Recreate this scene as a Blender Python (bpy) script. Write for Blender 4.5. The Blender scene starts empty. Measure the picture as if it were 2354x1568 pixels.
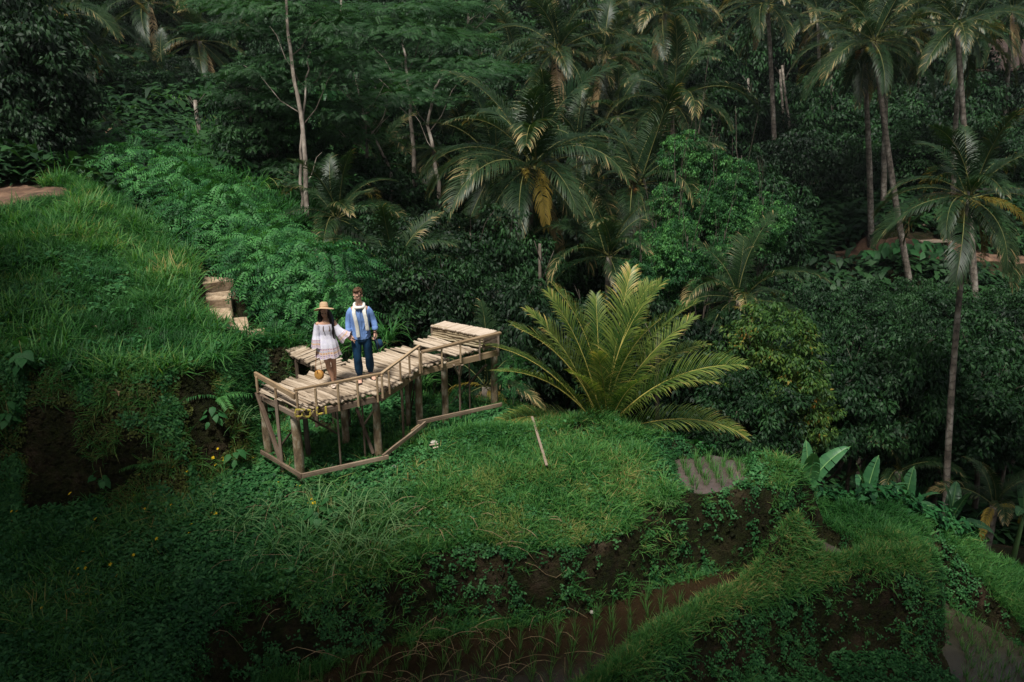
import bpy, bmesh, math, random
import numpy as np
from mathutils import Vector, Matrix, Euler
R = math.radians
S = bpy.context.scene
COL = S.collection
rng = np.random.default_rng(7)
random.seed(7)

# ------------------------------------------------------------------ camera, world, sun, exposure
CAMZ, PITCH = 6.4, R(20)
cam_d = bpy.data.cameras.new('camera'); cam = bpy.data.objects.new('camera', cam_d); COL.objects.link(cam)
cam.location = (0, 0, CAMZ); cam.rotation_euler = (R(90) - PITCH, 0, 0)
cam_d.sensor_width = 36; cam_d.lens = 36 * 2000 / 2354
cam_d.clip_start = 0.1; cam_d.clip_end = 2000
S.camera = cam
SUN_EL, SUN_AZ = R(67), R(203)          # high, a little left of and behind the camera
W = bpy.data.worlds.new('World'); S.world = W; W.use_nodes = True
wn = W.node_tree; wn.nodes.clear()
sky = wn.nodes.new('ShaderNodeTexSky'); sky.sky_type = 'NISHITA'; sky.sun_disc = False
sky.sun_elevation = SUN_EL; sky.sun_rotation = SUN_AZ; sky.air_density = 1.0; sky.dust_density = 4.0; sky.ozone_density = 1.0
bg = wn.nodes.new('ShaderNodeBackground'); bg.inputs[1].default_value = 0.07
hsv = wn.nodes.new('ShaderNodeHueSaturation'); hsv.inputs['Saturation'].default_value = 0.3
wo = wn.nodes.new('ShaderNodeOutputWorld')
wn.links.new(sky.outputs[0], hsv.inputs['Color']); wn.links.new(hsv.outputs[0], bg.inputs[0]); wn.links.new(bg.outputs[0], wo.inputs[0])
sd = bpy.data.lights.new('sun', 'SUN'); sd.energy = 4.4; sd.angle = R(10); sd.color = (1.0, 0.965, 0.90)
sun = bpy.data.objects.new('sun', sd); COL.objects.link(sun)
_sv = Vector((math.sin(SUN_AZ) * math.cos(SUN_EL), math.cos(SUN_AZ) * math.cos(SUN_EL), math.sin(SUN_EL)))
sun.rotation_euler = (-_sv).to_track_quat('-Z', 'Y').to_euler(); sun.location = (0, -10, 40)
S.view_settings.view_transform = 'Standard'; S.view_settings.look = 'None'
S.view_settings.exposure = 0.27; S.view_settings.gamma = 1.0; S.view_settings.use_curve_mapping = False
S.render.engine = 'CYCLES'
S.cycles.max_bounces = 5; S.cycles.diffuse_bounces = 2; S.cycles.glossy_bounces = 2; S.cycles.transmission_bounces = 3
S.cycles.transparent_max_bounces = 4; S.cycles.volume_bounces = 0
S.cycles.use_denoising = True

# ------------------------------------------------------------------ where a photo pixel lies in the world
cP, sP = math.cos(PITCH), math.sin(PITCH)
def ray(u, v):                           # u, v on a 2354 x 1568 picture
    r = (u - 1177) / 2000; t = (784 - v) / 2000
    return Vector((r, cP + sP * t, -sP + cP * t))
def at(u, v, d): return Vector((0, 0, CAMZ)) + ray(u, v) * d
def on(u, v, z):
    k = ray(u, v); return Vector((0, 0, CAMZ)) + k * ((z - CAMZ) / k.z)
def sat(x, y, d): return at(x * .6, y * .6, d)      # the same from the 3924 px photograph
def son(x, y, z): return on(x * .6, y * .6, z)
def over(p, x, y):                       # the point straight above / below p (plan) seen on photo row y
    t = (784 - y * .6) / 2000; zz = p.y * (t * cP - sP) / (cP + t * sP)
    return Vector((p.x, p.y, CAMZ + zz))

# ------------------------------------------------------------------ tags
def tag(o, label=None, cat=None, group=None, kind=None):
    if label: o['label'] = label
    if cat: o['category'] = cat
    if group: o['group'] = group
    if kind: o['kind'] = kind
    return o
def empty(name, loc=(0, 0, 0), rz=0.0):
    o = bpy.data.objects.new(name, None); o.location = loc; o.rotation_euler = (0, 0, rz); o.empty_display_size = .2
    COL.objects.link(o); return o
def link(name, me, parent=None, loc=(0, 0, 0), rot=None, scale=None):
    o = bpy.data.objects.new(name, me); COL.objects.link(o); o.parent = parent; o.location = loc
    if rot is not None: o.rotation_euler = rot
    if scale is not None: o.scale = scale if hasattr(scale, '__len__') else (scale,) * 3
    return o

# ------------------------------------------------------------------ materials
def mat(name):
    m = bpy.data.materials.new(name); m.use_nodes = True
    nt = m.node_tree; b = nt.nodes['Principled BSDF']; return m, nt, b
def N(nt, t, **kw):
    n = nt.nodes.new(t)
    for k, v in kw.items():
        if k in n.inputs: n.inputs[k].default_value = v
        else: setattr(n, k, v)
    return n
def ramp(nt, fac, stops):
    n = nt.nodes.new('ShaderNodeValToRGB'); e = n.color_ramp.elements
    while len(e) < len(stops): e.new(.5)
    for i, (p, c) in enumerate(stops):
        e[i].position = p; e[i].color = (*c, 1)
    nt.links.new(fac, n.inputs[0]); return n.outputs[0]
def noise(nt, scale, detail=4, coord='Object', stretch=None, rough=.6):
    tc = nt.nodes.new('ShaderNodeTexCoord'); src = tc.outputs[coord]
    if stretch:
        mp = nt.nodes.new('ShaderNodeMapping'); mp.inputs['Scale'].default_value = stretch
        nt.links.new(src, mp.inputs[0]); src = mp.outputs[0]
    n = nt.nodes.new('ShaderNodeTexNoise'); n.inputs['Scale'].default_value = scale; n.inputs['Detail'].default_value = detail
    n.inputs['Roughness'].default_value = rough
    nt.links.new(src, n.inputs['Vector']); return n.outputs[0]
def bump(nt, b, h, strength=.4, dist=.02):
    n = nt.nodes.new('ShaderNodeBump'); n.inputs['Strength'].default_value = strength; n.inputs['Distance'].default_value = dist
    nt.links.new(h, n.inputs['Height']); nt.links.new(n.outputs[0], b.inputs['Normal'])
def mixc(nt, f, a, b_, mode='MIX'):
    n = nt.nodes.new('ShaderNodeMix'); n.data_type = 'RGBA'; n.blend_type = mode
    for s, x in ((0, f), (6, a), (7, b_)):
        if isinstance(x, (int, float)): n.inputs[s].default_value = x
        elif isinstance(x, tuple): n.inputs[s].default_value = (*x, 1)
        else: nt.links.new(x, n.inputs[s])
    return n.outputs[2]
def math_(nt, op, a, b_=None):
    n = nt.nodes.new('ShaderNodeMath'); n.operation = op
    for s, x in ((0, a), (1, b_)):
        if x is None: continue
        if isinstance(x, (int, float)): n.inputs[s].default_value = x
        else: nt.links.new(x, n.inputs[s])
    return n.outputs[0]
def leafmat(name, dark, mid, light, trans=.35, rough=.55, spec=.22, dry=None, scale=1.2):
    """leaf: colour runs over a per-leaf tint, the plant's own random and a slow patch noise; lets some light through"""
    m, nt, b = mat(name)
    at_ = N(nt, 'ShaderNodeAttribute', attribute_name='tint')
    oi = nt.nodes.new('ShaderNodeObjectInfo')
    nz = noise(nt, scale, 3)
    f = math_(nt, 'ADD', math_(nt, 'MULTIPLY', at_.outputs['Fac'], .75), math_(nt, 'MULTIPLY', nz, .45))
    f = math_(nt, 'ADD', f, math_(nt, 'MULTIPLY', math_(nt, 'SUBTRACT', oi.outputs['Random'], .5), .22))
    st = [(.12, dark), (.5, mid), (.85, light)]
    if dry: st.append((.985, dry))
    c = ramp(nt, f, st)
    nt.links.new(c, b.inputs['Base Color'])
    b.inputs['Roughness'].default_value = rough; b.inputs['Specular IOR Level'].default_value = spec
    tr = nt.nodes.new('ShaderNodeBsdfTranslucent')
    cc = mixc(nt, 1.0, c, (1.25, 1.25, .55), 'MULTIPLY'); nt.links.new(cc, tr.inputs[0])
    mx = nt.nodes.new('ShaderNodeMixShader'); mx.inputs[0].default_value = trans
    out = nt.nodes['Material Output']
    nt.links.new(b.outputs[0], mx.inputs[1]); nt.links.new(tr.outputs[0], mx.inputs[2]); nt.links.new(mx.outputs[0], out.inputs[0])
    return m
def plain(name, col, rough=.7, spec=.3, var=.0, scale=20, bmp=0.0, stretch=None, bdist=.01):
    m, nt, b = mat(name)
    b.inputs['Roughness'].default_value = rough; b.inputs['Specular IOR Level'].default_value = spec
    if var or bmp:
        nz = noise(nt, scale, 5, stretch=stretch)
        lo = tuple(max(0, c * (1 - var)) for c in col); hi = tuple(c * (1 + var) for c in col)
        nt.links.new(ramp(nt, nz, [(.3, lo), (.7, hi)]), b.inputs['Base Color'])
        if bmp: bump(nt, b, nz, bmp, bdist)
    else: b.inputs['Base Color'].default_value = (*col, 1)
    return m
def woodmat(name, pale, mid, dark, stretch=(3, 40, 40), blot=2.2, bmp=.5):
    """weathered pole or board: grain along local x, blotches and a different tone for every piece"""
    m, nt, b = mat(name)
    g = noise(nt, 1.0, 6, stretch=stretch); bl = noise(nt, blot, 4)
    oi = nt.nodes.new('ShaderNodeObjectInfo')
    f = math_(nt, 'ADD', math_(nt, 'MULTIPLY', g, .6), math_(nt, 'MULTIPLY', bl, .5))
    f = math_(nt, 'ADD', f, math_(nt, 'MULTIPLY', math_(nt, 'SUBTRACT', oi.outputs['Random'], .5), .26))
    c = ramp(nt, f, [(.3, dark), (.5, mid), (.66, pale)])
    nt.links.new(c, b.inputs['Base Color']); b.inputs['Roughness'].default_value = .8; b.inputs['Specular IOR Level'].default_value = .2
    bump(nt, b, g, bmp, .006); return m

M = {}
M['bamboo'] = woodmat('weathered_pole', (.46, .375, .285), (.31, .24, .17), (.095, .07, .048))
M['lath'] = woodmat('planed_lath', (.38, .275, .17), (.26, .18, .105), (.12, .08, .048))
M['oldwood'] = woodmat('grey_brown_wood', (.24, .185, .14), (.13, .09, .062), (.05, .034, .024))
M['tiewood'] = woodmat('weathered_board', (.36, .275, .2), (.2, .145, .1), (.08, .055, .04))
M['darkwood'] = woodmat('dark_wet_wood', (.13, .095, .07), (.075, .052, .037), (.03, .022, .016))
M['benchlog'] = woodmat('bench_pole', (.40, .33, .22), (.27, .21, .13), (.09, .065, .04))
M['benchtop'] = woodmat('bench_slat', (.52, .43, .34), (.41, .325, .245), (.25, .18, .13))
def barkmat(name, a, b_, c, rings=0., moss=None, sc=9):
    m, nt, b = mat(name)
    nz = noise(nt, sc, 6, stretch=(1, 1, .45)); col = ramp(nt, nz, [(.36, a), (.5, b_), (.64, c)])
    if moss:
        col = mixc(nt, ramp(nt, noise(nt, 2.2, 5), [(.5, (0, 0, 0)), (.62, (1, 1, 1))]), col, moss)
    h = nz
    if rings:
        tc = nt.nodes.new('ShaderNodeTexCoord'); sp = nt.nodes.new('ShaderNodeSeparateXYZ'); nt.links.new(tc.outputs['Object'], sp.inputs[0])
        zz = math_(nt, 'ADD', math_(nt, 'MULTIPLY', sp.outputs[2], rings), math_(nt, 'MULTIPLY', nz, 2.2))
        fr = math_(nt, 'FRACT', zz)
        rr = ramp(nt, fr, [(0, (.35, .35, .35)), (.22, (1, 1, 1)), (.8, (1, 1, 1)), (1, (.6, .6, .6))])
        col = mixc(nt, 1.0, col, rr, 'MULTIPLY'); h = fr
    nt.links.new(col, b.inputs['Base Color']); b.inputs['Roughness'].default_value = .9
    bump(nt, b, h, .5, .03); return m
M['post'] = barkmat('lichened_post', (.08, .055, .032), (.21, .15, .085), (.42, .38, .29), sc=7)
M['palmbark'] = barkmat('palm_bark', (.09, .075, .06), (.2, .165, .13), (.36, .32, .27), rings=4.0, sc=5)
M['palebark'] = barkmat('pale_bark', (.10, .082, .063), (.21, .175, .14), (.35, .31, .26), sc=4)
M['darkbark'] = barkmat('dark_bark', (.035, .028, .02), (.07, .055, .04), (.13, .11, .085), sc=6)
M['grass'] = leafmat('grass_blade', (.009, .048, .011), (.030, .135, .030), (.11, .27, .062), trans=.4, dry=(.34, .27, .10), scale=.6)
M['grassy'] = leafmat('yellow_grass', (.06, .12, .03), (.14, .22, .05), (.30, .33, .10), trans=.4, dry=(.42, .32, .15), scale=.6)
M['palegrass'] = leafmat('long_pale_grass', (.03, .11, .035), (.085, .21, .07), (.24, .38, .16), trans=.35)
M['herb'] = leafmat('herb_leaf', (.007, .040, .014), (.020, .10, .028), (.07, .21, .065), trans=.3, scale=.8)
M['moss'] = leafmat('bank_creeper', (.014, .026, .006), (.038, .056, .010), (.10, .12, .025), trans=.25)
M['deadstalk'] = plain('dead_stalk', (.28, .2, .11), var=.4, scale=6)
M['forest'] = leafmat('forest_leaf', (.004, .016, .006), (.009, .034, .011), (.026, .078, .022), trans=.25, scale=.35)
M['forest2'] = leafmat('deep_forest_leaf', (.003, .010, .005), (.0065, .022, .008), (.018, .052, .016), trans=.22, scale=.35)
M['feather'] = leafmat('feathery_leaf', (.006, .024, .008), (.012, .048, .013), (.035, .105, .027), trans=.3, scale=.5)
M['shrub'] = leafmat('shrub_leaf', (.005, .028, .010), (.017, .09, .026), (.085, .27, .07), trans=.3, scale=.9)
M['bright'] = leafmat('bright_leaf', (.006, .034, .011), (.020, .092, .025), (.095, .27, .065), trans=.3, scale=.7)
M['olive'] = leafmat('yellowing_leaf', (.015, .05, .014), (.04, .10, .02), (.10, .16, .025), trans=.3, dry=(.28, .16, .03), scale=.9)
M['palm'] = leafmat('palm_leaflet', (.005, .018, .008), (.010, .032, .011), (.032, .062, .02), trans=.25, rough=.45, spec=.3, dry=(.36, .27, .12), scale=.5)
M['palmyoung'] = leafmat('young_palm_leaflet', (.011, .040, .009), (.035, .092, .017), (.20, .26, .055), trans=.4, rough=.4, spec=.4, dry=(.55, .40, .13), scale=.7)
M['palmdry'] = leafmat('dry_frond', (.10, .065, .03), (.22, .15, .07), (.38, .29, .15), trans=.2)
M['palmyellow'] = leafmat('yellow_frond', (.12, .12, .02), (.32, .25, .04), (.5, .36, .08), trans=.3)
M['rachis'] = plain('frond_midrib', (.16, .16, .05), var=.35, scale=3); M['rachisyoung'] = plain('yellow_midrib', (.34, .29, .07), var=.35, scale=3)
M['rachisdry'] = plain('dry_midrib', (.25, .17, .09), var=.3, scale=3)
M['banana'] = leafmat('banana_leaf', (.018, .075, .032), (.04, .14, .055), (.09, .24, .09), trans=.35, rough=.4, spec=.5)
M['bananarib'] = plain('banana_midrib', (.16, .30, .10))
M['bananadry'] = plain('dead_banana_leaf', (.28, .19, .08), var=.5, scale=5)
M['coconut'] = plain('green_coconut', (.28, .22, .04), rough=.5, var=.4, scale=5)
M['coconutred'] = plain('orange_coconut', (.34, .14, .03), rough=.5, var=.4, scale=5)
M['flower'] = plain('yellow_petal', (.85, .60, .02), rough=.6)
M['white'] = plain('pale_scrap', (.42, .38, .33), var=.4)
M['rice'] = leafmat('rice_leaf', (.03, .10, .025), (.06, .19, .045), (.13, .28, .07), trans=.4)
# ------------------------------------------------------------------ mesh helpers
def tri_mesh(name, V, F, tint=None, mats=None, mi=None, smooth=False):
    me = bpy.data.meshes.new(name); V = np.asarray(V, np.float32); F = np.asarray(F, np.int32); k = F.shape[1]
    me.vertices.add(len(V)); me.vertices.foreach_set('co', V.ravel())
    me.loops.add(F.size); me.loops.foreach_set('vertex_index', F.ravel())
    me.polygons.add(len(F)); me.polygons.foreach_set('loop_start', np.arange(0, F.size, k, dtype=np.int32))
    if tint is not None:
        a = me.attributes.new('tint', 'FLOAT', 'POINT'); a.data.foreach_set('value', np.asarray(tint, np.float32))
    for m in (mats or []): me.materials.append(m)
    if mi is not None: me.polygons.foreach_set('material_index', np.asarray(mi, np.int32))
    me.update(calc_edges=True)
    if smooth: me.polygons.foreach_set('use_smooth', np.ones(len(F), bool))
    return me
class Soup:
    """many small pieces gathered into one triangle mesh"""
    def __init__(s): s.V, s.F, s.T, s.M, s.n = [], [], [], [], 0
    def add(s, V, F, t=.5, m=0):
        V = np.asarray(V, float); F = np.asarray(F, int)
        s.V.append(V); s.F.append(F + s.n); s.n += len(V)
        s.T.append(np.full(len(V), t) if np.isscalar(t) else np.asarray(t)); s.M.append(np.full(len(F), m))
    def inst(s, tv, tf, tt, pos, Rm, sc, dt=None, m=0):
        """copies of a template (verts, tris, tint) at pos with rotation Rm (N,3,3) and scale sc"""
        n, k = len(pos), len(tv)
        if n == 0: return
        V = np.einsum('nij,kj->nki', Rm, tv) * np.asarray(sc).reshape(n, 1, -1) + pos[:, None, :]
        F = tf[None] + (np.arange(n) * k)[:, None, None]
        T = np.repeat(np.asarray(tt)[None], n, 0) + (0 if dt is None else np.asarray(dt)[:, None])
        s.add(V.reshape(-1, 3), F.reshape(-1, 3), T.ravel(), m)
    def arr(s): return np.concatenate(s.V), np.concatenate(s.F), np.concatenate(s.T), np.concatenate(s.M)
    def mesh(s, name, mats, smooth=False):
        V, F, T, Mi = s.arr(); return tri_mesh(name, V, F, T, mats, Mi, smooth)
def rotz(a):
    a = np.asarray(a); c, s = np.cos(a), np.sin(a); o = np.zeros_like(c); i = np.ones_like(c)
    return np.stack([c, -s, o, s, c, o, o, o, i], -1).reshape(a.shape + (3, 3))
def roty(a):
    a = np.asarray(a); c, s = np.cos(a), np.sin(a); o = np.zeros_like(c); i = np.ones_like(c)
    return np.stack([c, o, s, o, i, o, -s, o, c], -1).reshape(a.shape + (3, 3))
def rotx(a):
    a = np.asarray(a); c, s = np.cos(a), np.sin(a); o = np.zeros_like(c); i = np.ones_like(c)
    return np.stack([i, o, o, o, c, -s, o, s, c], -1).reshape(a.shape + (3, 3))
def unit(v): v = np.asarray(v, float); return v / (np.linalg.norm(v, axis=-1, keepdims=True) + 1e-9)
def tube_np(P, rad, n=6, cap=True):
    P = np.asarray(P, float); rad = np.broadcast_to(np.asarray(rad, float), (len(P),))
    T = unit(np.gradient(P, axis=0)); up = np.array([0, 0, 1.]) if abs(T[0][2]) < .9 else np.array([1., 0, 0])
    A = np.cross(T, up); bad = np.linalg.norm(A, axis=1) < .05; A[bad] = np.cross(T[bad], [0, 1., 0]); A = unit(A)
    for i in range(1, len(A)):
        a = A[i - 1] - T[i] * np.dot(A[i - 1], T[i]); A[i] = a / (np.linalg.norm(a) + 1e-9)
    B = np.cross(T, A); th = np.linspace(0, 2 * np.pi, n, endpoint=False)
    V = P[:, None] + rad[:, None, None] * (np.cos(th)[None, :, None] * A[:, None] + np.sin(th)[None, :, None] * B[:, None])
    V = V.reshape(-1, 3); F = []
    for i in range(len(P) - 1):
        for j in range(n):
            a, b, c, d = i * n + j, i * n + (j + 1) % n, (i + 1) * n + (j + 1) % n, (i + 1) * n + j
            F += [(a, b, c), (a, c, d)]
    if cap:
        V = np.vstack([V, P[0], P[-1]]); e = len(V)
        for j in range(n): F += [(e - 2, (j + 1) % n, j), (e - 1, (len(P) - 1) * n + j, (len(P) - 1) * n + (j + 1) % n)]
    return V, np.array(F)
def tube_mesh(name, P, rad, m, n=8):
    V, F = tube_np(P, rad, n); return tri_mesh(name, V, F, np.full(len(V), .5), [m], None, True)
def boxmesh(name, m, sx=1, sy=1, sz=1, bev=.0, jit=0.0):
    bm = bmesh.new(); bmesh.ops.create_cube(bm, size=1)
    for v in bm.verts: v.co = Vector((v.co.x * sx, v.co.y * sy, v.co.z * sz)) + Vector([random.uniform(-jit, jit) for _ in range(3)])
    if bev: bmesh.ops.bevel(bm, geom=bm.edges[:], offset=bev, segments=1, affect='EDGES')
    me = bpy.data.meshes.new(name); bm.to_mesh(me); bm.free(); me.materials.append(m); return me
def between(o, a, b, up=(0, 0, 1), ln=1.0):
    """lay an object whose mesh runs along +x (length ln from its origin) from a to b"""
    a, b = Vector(a), Vector(b); x = (b - a); L = x.length; x.normalize()
    y = Vector(up).cross(x); y = y.normalized() if y.length > 1e-3 else Vector((0, 1, 0)); z = x.cross(y)
    Mx = Matrix((x, y, z)).transposed().to_4x4(); Mx.translation = a
    o.matrix_world = Mx @ Matrix.Diagonal((L / ln, 1, 1, 1)); return o
_pole_cache = {}
def beam_mesh(w, h, m, key=''):
    k = (round(w, 3), round(h, 3), m.name, key)
    if k not in _pole_cache:
        bm = bmesh.new(); n = 5
        rings = []
        for i in range(n):
            x = i / (n - 1); jy, jz = (random.uniform(-.06, .06) * w, random.uniform(-.06, .06) * h)
            ws, hs = w * random.uniform(.92, 1.05) / 2, h * random.uniform(.9, 1.05) / 2; c = .18 * min(ws, hs)
            rings.append([bm.verts.new((x, sy * a + jy, sz * b + jz)) for sy, sz, a, b in
                          ((1, 1, ws - c, hs), (1, 1, ws, hs - c), (1, -1, ws, hs - c), (1, -1, ws - c, hs), (-1, -1, ws - c, hs), (-1, -1, ws, hs - c), (-1, 1, ws, hs - c), (-1, 1, ws - c, hs))])
        for i in range(n - 1):
            for j in range(8): bm.faces.new((rings[i][j], rings[i][(j + 1) % 8], rings[i + 1][(j + 1) % 8], rings[i + 1][j]))
        bm.faces.new(rings[0][::-1]); bm.faces.new(rings[-1]); bmesh.ops.recalc_face_normals(bm, faces=bm.faces[:])
        me = bpy.data.meshes.new('beam'); bm.to_mesh(me); bm.free(); me.materials.append(m); _pole_cache[k] = me
    return _pole_cache[k]
def beam(name, a, b, w, h, m, parent, key=''):
    o = link(name, beam_mesh(w, h, m, key)); o.parent = parent; between(o, a, b); return o
def log_meshes(m, r, nvar=5, nodes=7, n=10, bend=.012):
    out = []
    for k in range(nvar):
        xs = np.linspace(0, 1, nodes * 2 + 1); P = np.stack([xs, bend * np.sin(xs * 3 + k) * 1.0, bend * np.cos(xs * 4 + k * 2)], 1)
        rad = r * (1 + .06 * rng.standard_normal(len(xs))) ; rad[::4] *= 1.07
        P[:, 1:] += .004 * rng.standard_normal((len(xs), 2))
        V, F = tube_np(P, rad, n); me = tri_mesh('log', V, F, None, [m], None, True); out.append(me)
    return out
# leaf templates ------------------------------------------------------------------
def leaf_t(L=1., w=.4, fold=.12, droop=.25):
    V = np.array([[0, 0, 0], [L * .45, w / 2, fold * w + .02 - droop * .1 * L], [L * .45, -w / 2, fold * w + .02 - droop * .1 * L], [L, 0, -droop * L], [L * .5, 0, -droop * .1 * L - fold * w * .3]])
    F = np.array([[0, 4, 1], [4, 3, 1], [0, 2, 4], [4, 2, 3]]); return V, F
def leaf2_t(L=1., w=.4, droop=.25):      # two triangles
    V = np.array([[0, 0, 0], [L * .45, w / 2, .05 * L], [L * .45, -w / 2, .05 * L], [L, 0, -droop * L]])
    return V, np.array([[0, 2, 1], [1, 2, 3]])
def blade(L, w, lean, curl, az, base=(0, 0)):
    """a grass blade leaving the ground and arching over"""
    x = lambda s: L * (math.sin(lean) * s + curl * s * s * .8); z = lambda s: L * (math.cos(lean) * s - curl * s * s * .75)
    pts = []
    for s, ww in ((0, 1), (.4, .9), (.75, .6)):
        pts += [(x(s), w * ww / 2, z(s)), (x(s), -w * ww / 2, z(s))]
    pts.append((x(1), 0, z(1)))
    V = np.array(pts) @ rotz(az).T; V[:, 0] += base[0]; V[:, 1] += base[1]
    F = np.array([[0, 1, 3], [0, 3, 2], [2, 3, 5], [2, 5, 4], [4, 5, 6]]); return V, F
def tuft_t(nb, L, w, spread, curl, rad=.06, jl=.4, tints=(.2, .8)):
    s = Soup()
    for i in range(nb):
        az = rng.uniform(0, 2 * np.pi); r = rad * math.sqrt(rng.random())
        s.add(*blade(L * (1 - jl * rng.random()), w, spread * rng.random(), curl * (.4 + rng.random()), az, (r * math.cos(az), r * math.sin(az))), t=rng.uniform(*tints))
    V, F, T, _ = s.arr(); return V, F, T
def herb_t(nl, h, L, w, tints=(.1, .9), stemr=0):
    s = Soup()
    for i in range(nl):
        lv, lf = leaf2_t(L * rng.uniform(.7, 1.2), w, rng.uniform(0, .5)); az = i * 2.4 + rng.uniform(-.4, .4); z = h * (i + 1) / nl * rng.uniform(.7, 1.1)
        V = lv @ roty(rng.uniform(-.7, .25)).T @ rotz(az).T + np.array([rng.normal() * .02, rng.normal() * .02, z]); s.add(V, lf, rng.uniform(*tints))
    V, F, T, _ = s.arr(); return V, F, T
def compound_t(L, pairs, ll, lw, droop=.5, tint=.5):
    """pinnate leaf along +x"""
    s = Soup(); ts = np.linspace(.15, 1, pairs)
    pos = lambda t: np.array([L * t, 0, .15 * L * t - droop * L * t * t])
    for t in ts:
        for sd in (-1, 1):
            lv, lf = leaf2_t(ll * (1 - .35 * abs(t - .45)), lw, .3)
            V = lv @ rotz(sd * R(rng.uniform(48, 70))).T @ roty(R(20) + droop * t).T + pos(t); s.add(V, lf, tint + rng.uniform(-.15, .15))
    V, F, T, _ = s.arr(); return V, F, T
# value noise ------------------------------------------------------------------
_perm = rng.random((256, 256))
def vnoise(x, y, s=1.0, seed=0):
    x = np.asarray(x, float) / s + 37.1 * seed + 500; y = np.asarray(y, float) / s + 91.7 * seed + 500
    xi = np.floor(x).astype(int); yi = np.floor(y).astype(int); fx = x - xi; fy = y - yi
    fx = fx * fx * (3 - 2 * fx); fy = fy * fy * (3 - 2 * fy); g = lambda a, b: _perm[a % 256, b % 256]
    return ((g(xi, yi) * (1 - fx) + g(xi + 1, yi) * fx) * (1 - fy) + (g(xi, yi + 1) * (1 - fx) + g(xi + 1, yi + 1) * fx) * fy) * 2 - 1
def sdist(x, y, poly):
    """signed distance to a closed plan polygon, negative inside"""
    x = np.asarray(x, float); y = np.asarray(y, float); P = np.array([(p[0], p[1]) for p in poly]); Q = np.roll(P, -1, 0)
    d = np.full(x.shape, 1e9); ins = np.zeros(x.shape, bool)
    for (ax, ay), (bx, by) in zip(P, Q):
        ex, ey = bx - ax, by - ay; t = np.clip(((x - ax) * ex + (y - ay) * ey) / (ex * ex + ey * ey + 1e-9), 0, 1)
        d = np.minimum(d, np.hypot(x - ax - t * ex, y - ay - t * ey))
        c = ((ay > y) != (by > y)) & (x < (bx - ax) * (y - ay) / (by - ay + 1e-12) + ax); ins ^= c
    return np.where(ins, -d, d)
class TPS:
    def __init__(s, pts, smooth=.02):
        P = np.array([tuple(p) for p in pts], float); s.c = P[:, :2]; n = len(P)
        K = s.k(np.linalg.norm(s.c[:, None] - s.c[None], axis=2)) + smooth * np.eye(n); A = np.zeros((n + 3, n + 3))
        A[:n, :n] = K; A[:n, n] = 1; A[:n, n + 1:] = s.c; A[n:, :n] = A[:n, n:].T
        s.w = np.linalg.solve(A, np.r_[P[:, 2], 0, 0, 0])
    @staticmethod
    def k(r): return np.where(r > 1e-6, r * r * np.log(np.maximum(r, 1e-6)) * .01, 0)
    def __call__(s, x, y):
        sh = np.shape(x); x = np.ravel(x); y = np.ravel(y); out = s.w[-3] + s.w[-2] * x + s.w[-1] * y
        for i, (a, b) in enumerate(s.c): out = out + s.w[i] * s.k(np.hypot(x - a, y - b))
        return out.reshape(sh)
sstep = lambda a, b, x: (lambda t: t * t * (3 - 2 * t))(np.clip((x - a) / (b - a), 0, 1))
# ------------------------------------------------------------------ the lie of the land
def PZ(lst): return [on(u, v, z) for u, v, z in lst]
far = [at(*p) for p in [(2205, 1090, 38), (2000, 1090, 36), (2354, 950, 39), (2600, 1000, 38), (2100, 700, 42), (2240, 745, 41), (2354, 600, 45), (2000, 580, 45), (1900, 600, 45), (2600, 590, 46),
    (1700, 600, 47), (2354, 330, 58), (2700, 300, 62), (2000, 320, 62), (1700, 350, 62), (2354, 60, 95), (2000, 40, 100), (1700, 60, 105), (1500, 500, 48), (1300, 520, 46), (1220, 700, 38), (1000, 640, 38),
    (960, 512, 40), (700, 537, 28), (640, 480, 29), (600, 450, 31), (830, 470, 36), (850, 262, 46), (1000, 262, 47), (960, 350, 42), (770, 330, 42), (700, 200, 52), (400, 390, 31), (260, 312, 36), (100, 330, 36), (400, 200, 46),
    (0, 200, 44), (200, 60, 58), (600, 80, 62), (900, 60, 75), (1177, 70, 100), (1300, 160, 75), (1300, 50, 130), (1500, 250, 65), (-300, 200, 46), (-300, 60, 60), (150, 380, 33)]]
near = [Vector(p) for p in [(-10, 6, -4.6), (-4, 6, -4.4), (2, 6, -5.0), (8, 7, -5.2), (14, 7, -5.4), (9.2, 14, -5.05), (12, 13, -5.3), (13, 18, -6.8), (10, 21, -8), (14, 26, -10), (5, 22, -8.5), (5, 27, -10), (0, 22, -6), (0, 28, -8.5),
    (-4, 21, -3.2), (-4.5, 25, -3.4), (-7, 23, -1.2), (-10, 26.5, .2), (-15, 28, 1.0), (-22, 25, 1.8), (-20, 15, .5), (9, 33, -11.5), (3, 33, -9.5), (-20, 6, -3), (20, 8, -6.5), (22, 20, -9), (0, 15, -5), (-8, 14, -4), (6, 16.5, -5.2)]]
base_h = TPS(far + near, .05)
A_poly = PZ([(1330, 1640, -3.6), (1420, 1560, -3.45), (1500, 1500, -3.4), (1600, 1428, -3.35), (1700, 1378, -3.3), (1850, 1330, -3.25), (1950, 1306, -3.2), (2080, 1296, -3.2), (2125, 1310, -3.2), (2135, 1270, -3.3), (2060, 1230, -3.2), (1980, 1150, -2.9), (1800, 1120, -3)]) + [Vector(p) for p in [(3, 17, -3.4), (-6, 15, -3.4), (-9.5, 11, -3.4), (-9, 5, -3.6), (-3, 5, -3.7)]]
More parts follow.
